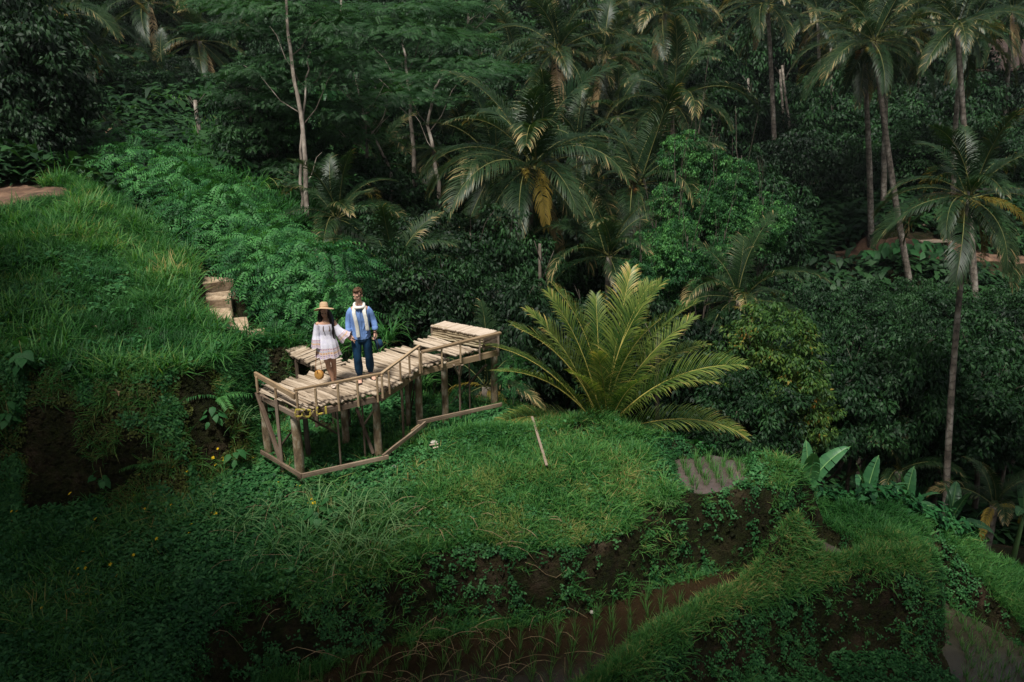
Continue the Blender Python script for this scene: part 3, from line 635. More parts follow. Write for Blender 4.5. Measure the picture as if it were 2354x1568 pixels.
for p in ((742, 284), (1075, 245), (1208, 232)):
    ob = link('wire', beam_mesh(.006, .006, M['oldwood'], 'wi')); between(ob, wall_pt(*p), wall_pt(p[0], p[1] - 45, .02)); setpar(ob, sign)
# stone steps ----------------------------------------------------------------------
stone, nt, b = mat('tan_stone'); nt.links.new(ramp(nt, noise(nt, 6, 7), [(.3, (.20, .135, .08)), (.5, (.36, .26, .17)), (.7, (.50, .39, .27))]), b.inputs['Base Color']); b.inputs['Roughness'].default_value = .9; bump(nt, b, noise(nt, 22, 6), .6, .02)
steps = empty('stone_steps', son(880, 1180, .2)); tag(steps, 'worn tan stone steps descending beside the grassy mound', 'steps')
def c6(x, y): return (x * .7016, 700 + y * .7016)
for quad, z, hh, lab in ((((1105, 548), (1265, 531), (1262, 520), (1120, 512)), .56, .3, 'wide top step'), (((1108, 640), (1250, 632), (1252, 590), (1112, 604)), .38, .3, None), (((1150, 735), (1262, 738), (1246, 684), (1152, 690)), .20, .35, None),
        (((1270, 790), (1350, 806), (1345, 735), (1268, 742)), .06, .3, None), (((1352, 842), (1440, 838), (1440, 793), (1350, 800)), -.04, .3, 'mossy lowest step')):
    P = [son(*c6(*q), z) for q in quad]; c = sum(P, Vector()) / 4; bm = bmesh.new(); P = [c + (p - c) * 1.12 for p in P]
    top = [bm.verts.new(p - c) for p in P]; bot = [bm.verts.new(p - c - Vector((0, 0, hh + .4)) + (p - c) * .04) for p in P]
    bm.faces.new(top); bm.faces.new(bot[::-1])
    for j in range(4): bm.faces.new((top[(j + 1) % 4], top[j], bot[j], bot[(j + 1) % 4]))
    bmesh.ops.recalc_face_normals(bm, faces=bm.faces[:]); bmesh.ops.subdivide_edges(bm, edges=bm.edges[:], cuts=4, use_grid_fill=True)
    for v in bm.verts: v.co += Vector((vnoise(v.co.x + c.x, v.co.z, .22), vnoise(v.co.y, v.co.z, .2, 3), vnoise(v.co.x, v.co.y, .2, 5))) * .016
    me = bpy.data.meshes.new('step'); bm.to_mesh(me); bm.free(); me.materials.append(stone)
    o = link('step', me, None, tuple(c - Vector(steps.location))); o.parent = steps
    if lab: o['label'] = lab
# ------------------------------------------------------------------ plant kinds (shared meshes)
def frond_mesh(L, elev, droop, npair, ll, lw, kind='palm', hang=.6, raggedy=.0, seed=0):
    """one coconut frond leaving the crown along +x at an elevation; gravity bends it over"""
    r = np.random.default_rng(seed); n = 12; ang = elev; P = [np.array([0., 0, 0])]; A = [ang]
    for i in range(1, n):
        s = i / (n - 1); ang = elev - droop * s ** 1.6; P.append(P[-1] + L / (n - 1) * np.array([math.cos(ang), 0, math.sin(ang)])); A.append(ang)
    P = np.array(P); A = np.array(A); P[:, 1] = .04 * L * np.sin(np.linspace(0, 2, n) + seed); s = Soup()
    V, F = tube_np(P, np.linspace(.022, .005, n) * (L / 4) ** .5, 4); s.add(V, F, .6, 1)
    ts = np.linspace(.10, .995, npair)
    twist = r.uniform(-.5, .5)
    for k, t in enumerate(ts):
        q = t * (n - 1); i = min(int(q), n - 2); f = q - i; p = P[i] * (1 - f) + P[i + 1] * f; a = A[i] * (1 - f) + A[i + 1] * f
        prof = min(1, .35 + 2.2 * t) * (1 if t < .6 else 1 - .62 * ((t - .6) / .4) ** 1.4)
        for sd in (-1, 1):
            if r.random() < raggedy: continue
            l = ll * prof * r.uniform(.85, 1.08); w = lw
            ax = np.array([math.cos(a), 0, math.sin(a)]); up = np.array([-math.sin(a), 0, math.cos(a)]); sw = R(58 - 30 * t) + r.normal() * .05
            v0 = ax * math.cos(sw) + np.array([0, sd, 0]) * math.sin(sw) + up * (.28 + twist * sd * .5)
            v0 /= np.linalg.norm(v0); hg = hang * r.uniform(.7, 1.3)
            v1 = v0 + np.array([0, 0, -hg]); v1 /= np.linalg.norm(v1); v2 = v1 + np.array([0, 0, -hg * 1.1]); v2 /= np.linalg.norm(v2)
            side = np.cross(v0, up); side /= np.linalg.norm(side) + 1e-9; m = p + v0 * l * .38; m2 = m + v1 * l * .34; tip = m2 + v2 * l * .28
            Vv = np.array([p + side * w * .3, p - side * w * .3, m + side * w / 2, m - side * w / 2, m2 + side * w * .38, m2 - side * w * .38, tip])
            tt = np.clip(.35 + .35 * t + r.normal() * .12, 0, 1); Tt = np.array([tt - .1, tt - .1, tt, tt, tt + .1, tt + .1, tt + .28 * (r.random() < .5)])
            s.add(Vv, [[0, 1, 3], [0, 3, 2], [2, 3, 5], [2, 5, 4], [4, 5, 6]], Tt, 0)
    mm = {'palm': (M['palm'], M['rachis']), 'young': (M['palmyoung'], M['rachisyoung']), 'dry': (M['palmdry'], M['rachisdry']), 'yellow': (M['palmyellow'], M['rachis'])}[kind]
    return s.mesh('frond', mm)
FR_SPEC = [(84, 40), (74, 55), (62, 72), (50, 85), (36, 88), (20, 86), (4, 78), (-14, 62), (-40, 40)]
YR_SPEC = [(87, 42), (74, 46), (60, 52), (46, 58), (32, 62), (18, 62), (4, 58), (-14, 50), (-40, 40)]
FROND = {}
for kd, L_, ll_, lw_ in (('palm', 3.9, .92, .036), ('young', 3.1, .60, .021)):
    FROND[kd] = [[frond_mesh(L_, R(e), R(d), 78 if kd == 'palm' else 76, ll_, lw_, kd, .5 if kd == 'palm' else .32, .06 if kd == 'palm' else .02, seed=i * 7 + v) for v in range(2)] for i, (e, d) in enumerate(FR_SPEC if kd == 'palm' else YR_SPEC)]
FROND['dry'] = [[frond_mesh(3.6, R(-55), R(30), 46, .8, .06, 'dry', 1.1, .3, seed=99 + v) for v in range(2)], [frond_mesh(3.8, R(10), R(110), 46, .8, .06, 'dry', 1.0, .25, seed=119 + v) for v in range(2)]]
FROND['yellow'] = [[frond_mesh(3.4, R(8), R(95), 60, .7, .045, 'yellow', .8, .15, seed=79 + v) for v in range(2)]]
bmh = bmesh.new(); bmesh.ops.create_icosphere(bmh, subdivisions=2, radius=.12)
for v in bmh.verts: v.co.z *= 1.18
nut_me = [bpy.data.meshes.new('coconut'), bpy.data.meshes.new('coconut')]
for q, mm in zip(nut_me, ('coconut', 'coconutred')): bmh.to_mesh(q); q.materials.append(M[mm]); q.polygons.foreach_set('use_smooth', [True] * len(q.polygons))
bmh.free()
def palm(base, top, label, nf=22, scale=1.0, nuts=6, dry=2, r0=.17, kind='palm', low=-30, bark='palmbark', group='coconut palms', az0=None, yellow=0, hi=85, nutm=0):
    base, top = Vector(base), Vector(top); t = empty('coconut_palm', base); tag(t, label, 'palm tree', group)
    d = top - base
    if d.length > .3:
        n = 16; P = []
        bend = Vector((random.uniform(-.25, .25), random.uniform(-.25, .25), 0)) * d.length * .08
        for i in range(n): s = i / (n - 1); P.append(tuple(d * s + bend * math.sin(math.pi * s)))
        P[0] = (P[0][0], P[0][1], P[0][2] - .5)
        rad = [r0 * (1.25 if i == 0 else 1 - .38 * i / (n - 1)) * random.uniform(.96, 1.04) for i in range(n)]
        link('trunk', tube_mesh('trunk', P, rad, M[bark], 9), t)
    ga = 2.39996; a0 = random.uniform(0, 6.28) if az0 is None else az0
    for i in range(nf):
        f = i / max(1, nf - 1); el = hi - (hi - low) * f ** .85; k = min(range(9), key=lambda q: abs(FR_SPEC[q][0] - el))
        o = link('frond', random.choice(FROND[kind][k]), t, tuple(d), (random.uniform(-.25, .25), random.uniform(-.06, .06), a0 + i * ga + random.uniform(-.15, .15)), scale * random.uniform(.9, 1.15) * (.95 if el > 75 else 1))
    for i in range(dry):
        o = link('frond', random.choice(FROND['dry'][i % 2]), t, tuple(d), (0, 0, a0 + 1.3 + i * 2.1), scale * random.uniform(.75, .95)); o['label'] = 'dead brown hanging frond'
    for i in range(yellow):
        o = link('frond', random.choice(FROND['yellow'][0]), t, tuple(d), (0, 0, a0 + .6 + i * 2.5), scale * .9); o['label'] = 'yellowing lower frond'
    for i in range(nuts):
        a = random.uniform(0, 6.28); rr = .28 * scale
        link('coconut', nut_me[nutm], t, (d.x + rr * math.cos(a), d.y + rr * math.sin(a), d.z - .15 - random.uniform(0, .4)), (random.random(), random.random(), 0), random.uniform(.85, 1.2) * max(1, scale))
    return t
# crowns of leaves -------------------------------------------------------------------
def clump_centers(n, rx, ry, rz, seed, hollow=.55, flat=0):
    r = np.random.default_rng(seed); d = r.normal(size=(n, 3)); d = unit(d); k = hollow + (1 - hollow) * r.random(n) ** .5
    lump = 1 + .28 * np.sin(d[:, 0] * 3 + seed) * np.cos(d[:, 2] * 4 + seed * 1.7) + .14 * np.sin(d[:, 1] * 6 + seed * .3)
    return d * (k * lump)[:, None] * np.array([rx, ry, rz]), d
def crown_mesh(name, m, rx, ry, rz, nclump, nleaf, L, w, cr, seed, droop=.5, hollow=.55, updown=.35):
    """leaf clumps through the crown's volume; each clump a domed spray of leaves"""
    r = np.random.default_rng(seed); C, D = clump_centers(nclump, rx, ry, rz, seed, hollow); s = Soup(); tv, tf = leaf2_t(L, w, .3)
    n = nclump * nleaf; ci = np.repeat(np.arange(nclump), nleaf); u = unit(r.normal(size=(n, 3)) + D[ci] * .5 + np.array([0, 0, .35]))
    pos = C[ci] + u * cr * (.45 + .55 * r.random((n, 1))) * np.array([1, 1, .6]); az = np.arctan2(u[:, 1], u[:, 0]) + r.normal(size=n) * .5
    Rm = rotz(az) @ roty(droop * (.2 + r.random(n)) + r.normal(size=n) * updown) @ rotx(r.normal(size=n) * .5)
    tt = np.clip(.42 + .3 * r.normal(size=nclump)[ci] * .6 + .18 * r.normal(size=n), 0, 1) - .5
    s.inst(tv, tf, np.full(4, .5), pos, Rm, r.uniform(.7, 1.25, n), tt); return s.mesh(name, [m])
def compound_crown(name, m, rx, ry, rz, n, L, pairs, ll, lw, seed, droop=.6, out=.4, hollow=.5, el=(-.2, .8)):
    r = np.random.default_rng(seed); C, D = clump_centers(n, rx, ry, rz, seed, hollow); s = Soup()
    for v in range(4):
        tv, tf, tt = compound_t(L, pairs, ll, lw, droop, .45); sel = np.arange(v, n, 4); k = len(sel)
        az = np.arctan2(D[sel, 1], D[sel, 0]) + r.normal(size=k) * .7
        Rm = rotz(az) @ roty(-r.uniform(el[0], el[1], k)) @ rotx(r.normal(size=k) * .35)
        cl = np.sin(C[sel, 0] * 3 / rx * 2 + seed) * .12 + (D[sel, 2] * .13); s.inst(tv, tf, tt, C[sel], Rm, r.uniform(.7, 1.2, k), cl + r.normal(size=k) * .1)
    return s.mesh(name, [m])
def limbs_mesh(name, m, h, r0, n, spread, seed, z0=.3, up=.6, sub=2):
    """tapered trunk with limbs, one mesh; base at the origin"""
    r = np.random.default_rng(seed); s = Soup(); P = np.array([[.12 * h * .3 * math.sin(k * .7 + seed), .1 * h * .3 * math.cos(k * .9 + seed), h * k / 7] for k in range(8)]); P[:, :2] -= P[0, :2]; P[0, 2] = -.4
    s.add(*tube_np(P, np.linspace(r0, r0 * .25, 8), 7)); 
    for i in range(n):
        t = z0 + (1 - z0) * (i + .5) / n; q = t * 7; k = min(int(q), 6); p = P[k] * (1 - q + k) + P[k + 1] * (q - k); az = i * 2.4 + r.normal() * .4; L = spread * (1.1 - .5 * t) * r.uniform(.7, 1.2)
        d = np.array([math.cos(az), math.sin(az), up * r.uniform(.5, 1.4)]); Q = [p + d * L * f + np.array([0, 0, .25 * L * f * f]) + r.normal(size=3) * .03 * L for f in np.linspace(0, 1, 5)]; rr = r0 * (1 - .7 * t) * .5
        s.add(*tube_np(Q, np.linspace(rr, rr * .3, 5), 5))
        for j in range(sub):
            b0 = Q[2 + j % 2]; d2 = unit(d + r.normal(size=3) * .7); Q2 = [b0 + d2 * L * .5 * f for f in np.linspace(0, 1, 4)]; s.add(*tube_np(Q2, np.linspace(rr * .5, rr * .15, 4), 4))
    return s.mesh(name, [m], True)
CROWN = dict(
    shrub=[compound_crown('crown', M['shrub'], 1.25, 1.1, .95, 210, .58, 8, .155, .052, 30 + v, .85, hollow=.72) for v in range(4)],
    feather=[compound_crown('crown', M['feather'], 2.6, 2.4, .40, 300, .62, 9, .15, .045, 50 + v, .35, el=(-.35, .35), hollow=.15) for v in range(4)],
    bright=[crown_mesh('crown', M['bright'], 1.9, 1.6, 1.7, 150, 64, .16, .075, .36, 60 + v, .7, .6) for v in range(3)],
    olive=[crown_mesh('crown', M['olive'], 1.7, 1.4, 1.7, 130, 54, .17, .07, .36, 65 + v, .8, .6) for v in range(2)],
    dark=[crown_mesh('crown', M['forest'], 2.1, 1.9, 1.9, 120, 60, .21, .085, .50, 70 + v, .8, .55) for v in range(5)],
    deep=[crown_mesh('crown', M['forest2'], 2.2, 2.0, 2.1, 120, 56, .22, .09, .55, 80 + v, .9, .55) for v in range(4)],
    bush=[crown_mesh('crown', M['herb'], .9, .8, .6, 60, 34, .16, .075, .28, 90 + v, .6, .4) for v in range(3)])
LIMB = dict(shrub=[limbs_mesh('stem', M['darkbark'], 1.4, .05, 6, .8, 3 + v, .15, .9) for v in range(3)], tree=[limbs_mesh('trunk', M['darkbark'], 5.5, .17, 9, 1.9, 13 + v, .4, .6) for v in range(3)],
    pale=[limbs_mesh('trunk', M['palebark'], 5.5, .12, 9, 1.9, 23 + v, .45, .6) for v in range(2)], bush=[limbs_mesh('stem', M['darkbark'], .7, .03, 4, .4, 33, .1, .9)])
def leafy(name, base, kind, label, cat, group, scale=1., crown_z=1.2, limb=None, limb_s=None, rz=None, sq=(1, 1, 1), n=1):
    """one tree or shrub: trunk or stem, and its crown"""
    t = empty(name, base); tag(t, label, cat, group)
    lm = LIMB[limb or 'shrub']; link('trunk' if limb in ('tree', 'pale') else 'stem', random.choice(lm), t, (0, 0, 0), (0, 0, random.uniform(0, 6)), limb_s or scale)
    for i in range(n):
        o = (0, 0) if n == 1 else (random.uniform(-.6, .6) * scale * 1.6, random.uniform(-.4, .4) * scale * 1.6)
        link('crown', random.choice(CROWN[kind]), t, (o[0], o[1], crown_z * scale + (0 if n == 1 else (i - n / 2 + .5) * scale * .9)), (0, 0, random.uniform(0, 6.28) if rz is None else rz), (scale * sq[0], scale * sq[1], scale * sq[2]))
    return t
# banana leaves ----------------------------------------------------------------------
def banana_leaf(L, w, elev, droop, seed, torn=.0):
    r = np.random.default_rng(seed); n = 15; P = [np.zeros(3)]; A = [elev]
    for i in range(1, n):
        a = elev - droop * (i / (n - 1)) ** 1.5; P.append(P[-1] + L / (n - 1) * np.array([math.cos(a), 0, math.sin(a)])); A.append(a)
    s = Soup(); P = np.array(P); s.add(*tube_np(P, np.linspace(.03, .006, n), 4), .5, 1)
    for sd in (-1, 1):
        for i in range(2, n - 1):
            prof = lambda t: w / 2 * math.sin(math.pi * min(1, max(0, (t - .1) / .9)) ** .75) ** .6
            for (k0, k1) in ((i, i + 1),):
                t0, t1 = k0 / (n - 1), k1 / (n - 1); gap = r.uniform(0, .3) if r.random() < .25 + torn else 0
                up0 = np.array([-math.sin(A[k0]), 0, math.cos(A[k0])]); up1 = np.array([-math.sin(A[k1]), 0, math.cos(A[k1])]); e0, e1 = P[k0], P[k1] * (1 - gap) + P[k0] * gap; dr = r.normal() * .05 - torn * .2
                m0 = e0 + np.array([0, sd * prof(t0) * .55, 0]) + up0 * prof(t0) * .22; m1 = e1 + np.array([0, sd * prof(t1) * .55, 0]) + up1 * prof(t1) * .22
                f0 = e0 + np.array([0, sd * prof(t0), 0]) + up0 * prof(t0) * (.16 + dr); f1 = e1 + np.array([0, sd * prof(t1), 0]) + up1 * prof(t1) * (.16 + dr)
                tt = .5 + .12 * ((i % 2) - .5) + r.normal() * .07; s.add([e0, e1, m1, m0, f1, f0], [[0, 1, 2], [0, 2, 3], [3, 2, 4], [3, 4, 5]], tt)
    return s.mesh('leaf', [M['banana'], M['bananarib']])
BAN = [[banana_leaf(1.7, .52, R(e), R(d), 7 + i * 3 + v, .1 * v) for v in range(2)] for i, (e, d) in enumerate(((86, 25), (72, 50), (55, 75), (35, 85), (10, 80)))]
BANDRY = banana_leaf(1.3, .35, R(0), R(120), 77, .6); BANDRY.materials[0] = M['bananadry']
def banana(base, label, scale=1., n=7, h=.6, dry=1, group='banana plants', az0=None):
    t = empty('banana_plant', base); tag(t, label, 'banana plant', group); P = [(0, 0, -.3), (0, 0, h * .5), (.02, 0, h)]
    link('stem', tube_mesh('stem', P, [.10 * scale, .085 * scale, .05 * scale], M['bananarib'], 8), t)
    a0 = random.uniform(0, 6) if az0 is None else az0
    for i in range(n):
        k = min(4, int(i / n * 5)); link('leaf', random.choice(BAN[k]), t, (0, 0, h), (random.uniform(-.15, .15), 0, a0 + i * 2.4), scale * random.uniform(.8, 1.1))
    for i in range(dry): link('leaf', BANDRY, t, (0, 0, h * .9), (0, 0, a0 + 1 + i * 2), scale * .8)['label'] = 'dead brown hanging leaf'
    return t
# ferns, taro, long grass ------------------------------------------------------------
def fern_leaf(seed):
    s = Soup(); tv, tf, tt = compound_t(.55, 15, .12, .028, .55, .55); s.add(tv, tf, tt); s.add(*tube_np([(.55 * t, 0, .15 * .55 * t - .55 * .55 * t * t) for t in (0, .3, .6, .97)], .004, 3), .6); return s.mesh('frond', [M['bright']])
FERN = [fern_leaf(i) for i in range(2)]
def fern(base, label, n=6, sc=1., group='ferns by the deck'):
    t = empty('fern', base); tag(t, label, 'fern', group)
    for i in range(n): link('frond', FERN[i % 2], t, (0, 0, .03), (random.uniform(-.2, .2), -random.uniform(.3, .9), i * 6.28 / n + random.uniform(-.3, .3)), sc * random.uniform(.7, 1.1))
    return t
def long_tuft(seed, nb, L, w, m):
    r = np.random.default_rng(seed); s = Soup()
    for i in range(nb):
        az = r.uniform(0, 6.28); l = L * r.uniform(.5, 1.1); th = R(r.uniform(5, 30)); P = [np.zeros(3)]; n = 7
        for k in range(1, n): a = R(90) - th - (k / (n - 1)) ** 1.3 * R(r.uniform(85, 120)); P.append(P[-1] + l / (n - 1) * np.array([math.cos(a), 0, math.sin(a)]))
        P = np.array(P); wd = w * np.array([.6, 1, 1, .9, .75, .5, .08]) / 2; V = np.concatenate([P + np.stack([0 * wd, wd, 0 * wd], 1), P - np.stack([0 * wd, wd, 0 * wd], 1)]) @ rotz(az).T + np.array([r.normal() * .07, r.normal() * .07, 0])
        F = []; [F.extend([[k, k + n, k + n + 1], [k, k + n + 1, k + 1]]) for k in range(n - 1)]; s.add(V, F, np.tile(np.linspace(.3, .75, n), 2) + r.normal() * .12)
    return s.mesh('blades', [m])
LONG = [long_tuft(200 + i, 26, .85, .0125, M['palegrass']) for i in range(4)]; LONGD = [long_tuft(210 + i, 40, 1.1, .024, M['grass']) for i in range(3)]; REED = [long_tuft(220 + i, 70, 2.2, .05, M['grass']) for i in range(3)]
def taro_mesh(seed, L=.5, m='herb'):
    s = Soup(); V = np.array([[-.25, 0, .0], [-.1, .28, 0], [.25, .3, -.02], [.75, 0, -.22], [.25, -.3, -.02], [-.1, -.28, 0], [.1, 0, .06]]) * L
    s.add(V, [[6, 0, 5], [6, 5, 4], [6, 4, 3], [6, 3, 2], [6, 2, 1], [6, 1, 0]], .55); return s.mesh('leaf', [M[m]])
TARO = taro_mesh(0, .55); TARO2 = taro_mesh(1, .22)
# ------------------------------------------------------------------ palms
def gz(p, dz=0.): return Vector((p.x, p.y, Hs(p.x, p.y) + dz))
def up_to(u, v, d): return at(u, v, d)
# young palm by the knoll
yb = on(1392, 992, -1.55); yb.y += .35; yb.z = Hs(yb.x, yb.y) - .12
yp = empty('coconut_palm', yb); tag(yp, 'big young coconut palm with yellow stalks growing right behind the grassy knoll', 'palm tree', 'coconut palms')
link('trunk', tube_mesh('trunk', [(0, 0, -.4), (0, 0, .1), (0, 0, .45)], [.13, .14, .09], M['palmbark'], 10), yp)
# each frond where the photo shows it: direction in the picture, spread, how high it starts
for az, k, sc, rx, kd in ((92, 0, 1.0, 0, 'young'), (50, 0, 1.12, .1, 'young'), (140, 0, 1.1, -.1, 'young'), (20, 0, 1.15, 0, 'young'), (165, 0, 1.12, .15, 'young'), (-30, 0, 1.0, 0, 'young'), (188, 1, 1.12, -.1, 'young'), (6, 1, 1.15, -.2, 'young'), (80, 0, 1.2, .15, 'young'),
        (-8, 2, 1.12, .2, 'young'), (35, 1, 1.05, .2, 'young'), (150, 1, 1.05, 0, 'young'), (176, 2, 1.08, .1, 'young'), (-26, 2, .95, 0, 'young'), (14, 2, 1.0, -.2, 'young'), (200, 2, .98, .1, 'young'), (185, 4, .85, 0, 'young'), (-6, 4, 1.0, .1, 'young'), (235, 1, .8, 0, 'young'), (265, 0, .8, .1, 'young'), (300, 1, .75, 0, 'young'), (-16, 4, .6, .2, 'yellow')):
    me = FROND['yellow'][0][0] if kd == 'yellow' else FROND['young'][k][int(az) % 2]
    o = link('frond', me, yp, (0, 0, .35), (rx, 0, R(az)), sc * 1.0)
    if kd == 'yellow': o['label'] = 'yellow orange lower frond'
# tall palms: (crown u, v, trunk foot u, v, depth, scale, fronds, label)
PALMS = [
    (1222, 385, 1240, 800, 30, 1.08, 28, 'broad coconut palm with the largest crown, in the middle above the deck end', dict(nuts=12, yellow=2, dry=1, low=-25)),
    (1462, 425, 1470, 760, 31, .92, 22, 'coconut palm just right of the broadest crown, left of the bright tree', dict(nuts=8, nutm=1, dry=2, low=-30)),
    (1135, 385, 1150, 700, 37, .95, 20, 'coconut palm half hidden behind the broadest crown on its left', dict(dry=1)),
    (1283, 118, 1300, 430, 44, 1.05, 22, 'tall coconut palm with orange nuts at the top centre', dict(nutm=1, nuts=10, dry=2)),
    (1392, 135, 1420, 470, 47, .95, 20, 'coconut palm with hanging brown fronds right of the tall centre palm', dict(dry=3, nutm=1)),
    (1530, 30, 1538, 420, 50, 1.0, 22, 'coconut palm reaching the top edge above the bright tree', dict(dry=1)),
    (1545, 235, 1570, 560, 40, .95, 20, 'slim coconut palm standing behind and left of the bright tree', dict(dry=1, nuts=3)),
    (1765, 10, 1790, 420, 50, .95, 20, 'coconut palm with yellow hanging tip at the top right of centre', dict(dry=1)),
    (1985, 110, 2002, 572, 45, .92, 24, 'tall coconut palm whose straight trunk stands left of the bench', dict(nuts=7, nutm=1, dry=2)),
    (2010, 95, 2098, 700, 43, .85, 18, 'coconut palm with a long trunk leaning left, foot below the dirt path', dict(dry=1, nuts=4)),
    (2040, 60, 2030, 500, 50, .85, 16, 'coconut palm with mottled trunk between two taller trunks', dict(dry=0, nuts=2)),
    (2215, 75, 2190, 490, 46, .95, 22, 'dark coconut palm at the upper right with one long drooping pale frond', dict(nuts=4, dry=1)),
    (2228, 455, 2205, 1094, 26, .66, 22, 'coconut palm at the right edge with long curved dark trunk and yellow nuts', dict(nuts=10, dry=2, yellow=1, r0=.11, bark='palmbark')),
    (2200, 60, 2240, 745, 44, .8, 14, 'coconut palm rising behind the curved dark trunk at the right', dict(dry=0, nuts=0)),
    (1700, 690, 1712, 800, 26, .66, 20, 'low coconut palm above the yellowing bush, below the bright tree', dict(nuts=7, dry=1, low=-35, yellow=1)),
    (1400, 590, 1405, 800, 28, .7, 16, 'coconut palm standing behind the top of the big young palm', dict(nuts=0, dry=0, low=0)),
    (985, 600, 990, 700, 27, .66, 18, 'short dark coconut palm left of the broad palm trunk', dict(nuts=0, dry=1, low=-20)),
    (775, 500, 780, 560, 28, .64, 20, 'dark drooping palm just right of the pale twin trunk', dict(nuts=0, dry=0, low=-30)),
    (905, 640, 908, 720, 25, .62, 12, 'small palm with a hanging withered frond and one yellow pod', dict(nuts=0, dry=2, low=0)),
    (872, 380, 878, 480, 36, .75, 14, 'small drooping palm between the two pale trunks', dict(nuts=0, dry=1, low=-20)),
    (1022, 355, 1028, 481, 40, .85, 14, 'coconut palm peeking out behind the left of the centre palms', dict(nuts=0, dry=0)),
    (135, 30, 135, 200, 40, 1.15, 16, 'coconut palm with brown hanging fronds at the top left', dict(nuts=3, dry=4, low=-30)),
    (345, 8, 315, 260, 50, 1.0, 16, 'thin leaning coconut palm with tan crown at the top left', dict(nuts=0, dry=2)),
    (205, 130, 208, 190, 42, .6, 12, 'low yellowish palm on the upper left slope', dict(nuts=0, dry=0, yellow=3)),
    (460, 95, 470, 200, 50, .9, 14, 'dull brown and green palm on the upper left slope', dict(nuts=0, dry=3)),
    (375, 165, 378, 220, 46, .65, 10, 'short drooping palm left of the brown and green palm', dict(nuts=0, dry=2)),
    (100, 290, 90, 330, 32, .75, 10, 'palm with flat grey fronds above the left shrubs', dict(nuts=0, dry=1, low=-10)),
    (1085, 10, 1090, 120, 75, 1.15, 16, 'pale tan palm high on the hillside at the top centre left', dict(nuts=0, dry=2)),
    (1085, 105, 1090, 170, 66, 1.1, 16, 'grey green palm standing below the pale tan palm', dict(nuts=0, dry=0)),
    (1610, 95, 1615, 300, 66, 1.0, 14, 'small grey palm high in the forest above the bright tree', dict(nuts=0, dry=1)),
    (1680, 35, 1690, 250, 72, 1.05, 14, 'palm crown in the dark forest between the top edge palms', dict(nuts=0, dry=0)),
    (1452, 55, 1458, 250, 68, 1.0, 14, 'palm crown peeking behind the palm with hanging brown fronds', dict(nuts=0, dry=1)),
    (1350, 30, 1352, 200, 80, 1.15, 14, 'far palm to the right of the tall centre palm top', dict(nuts=0, dry=0)),
    (1880, 45, 1885, 260, 62, 1.0, 14, 'dim palm between the yellow-tipped palm and the tall right palm', dict(nuts=0, dry=1)),
    (2110, 40, 2115, 260, 64, 1.05, 14, 'dim palm between the two tall right palms', dict(nuts=0, dry=0)),
    (2330, 25, 2335, 200, 56, 1.0, 14, 'palm crown over the roof in the upper right corner', dict(nuts=0, dry=1)),
    (1215, 55, 1220, 200, 74, 1.05, 12, 'far palm left of the tall centre palm top', dict(nuts=0, dry=0)),
    (1120, 255, 1125, 380, 50, .8, 14, 'dark palm crown above the left fronds of the broad palm', dict(nuts=0, dry=1)),
    (1420, 265, 1425, 420, 44, .8, 14, 'palm crown between the broad palm and the slim palm', dict(nuts=0, dry=1)),
    (1330, 330, 1335, 480, 40, .8, 12, 'palm crown just behind the right of the broad palm', dict(nuts=0, dry=0)),
    (1180, 150, 1190, 330, 56, 1.1, 16, 'dark palm left of the tall centre palm', dict(nuts=0, dry=1)),
]
SEEN = (572, 700, 500, 490, 1095, 745)
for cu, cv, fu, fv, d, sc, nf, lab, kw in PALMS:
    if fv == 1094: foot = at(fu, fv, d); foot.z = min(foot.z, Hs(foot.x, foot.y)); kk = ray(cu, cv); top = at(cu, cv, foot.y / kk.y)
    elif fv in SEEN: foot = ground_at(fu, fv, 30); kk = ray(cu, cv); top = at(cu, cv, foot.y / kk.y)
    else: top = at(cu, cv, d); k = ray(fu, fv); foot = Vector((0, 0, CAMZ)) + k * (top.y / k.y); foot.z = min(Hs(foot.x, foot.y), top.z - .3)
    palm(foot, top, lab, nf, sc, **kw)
palm(Vector((at(2280, 1180, 24).x, at(2280, 1180, 24).y, Hs(at(2280, 1180, 24).x, at(2280, 1180, 24).y))), at(2285, 1165, 24), 'small yellowing palm seedling among the banana plants at the lower right', 8, .42, 0, 0, kind='palm', low=20, yellow=2)
palm(gz(at(2065, 1110, 27)), at(2065, 1085, 27), 'low palm seedling with one yellow frond left of the long trunk', 7, .5, 0, 1, low=10, yellow=1)
palm(gz(at(1120, 905, 21)), at(1118, 890, 21), 'small palm with pale yellow fronds behind the far corner post', 7, .5, 0, 1, low=10, yellow=2)
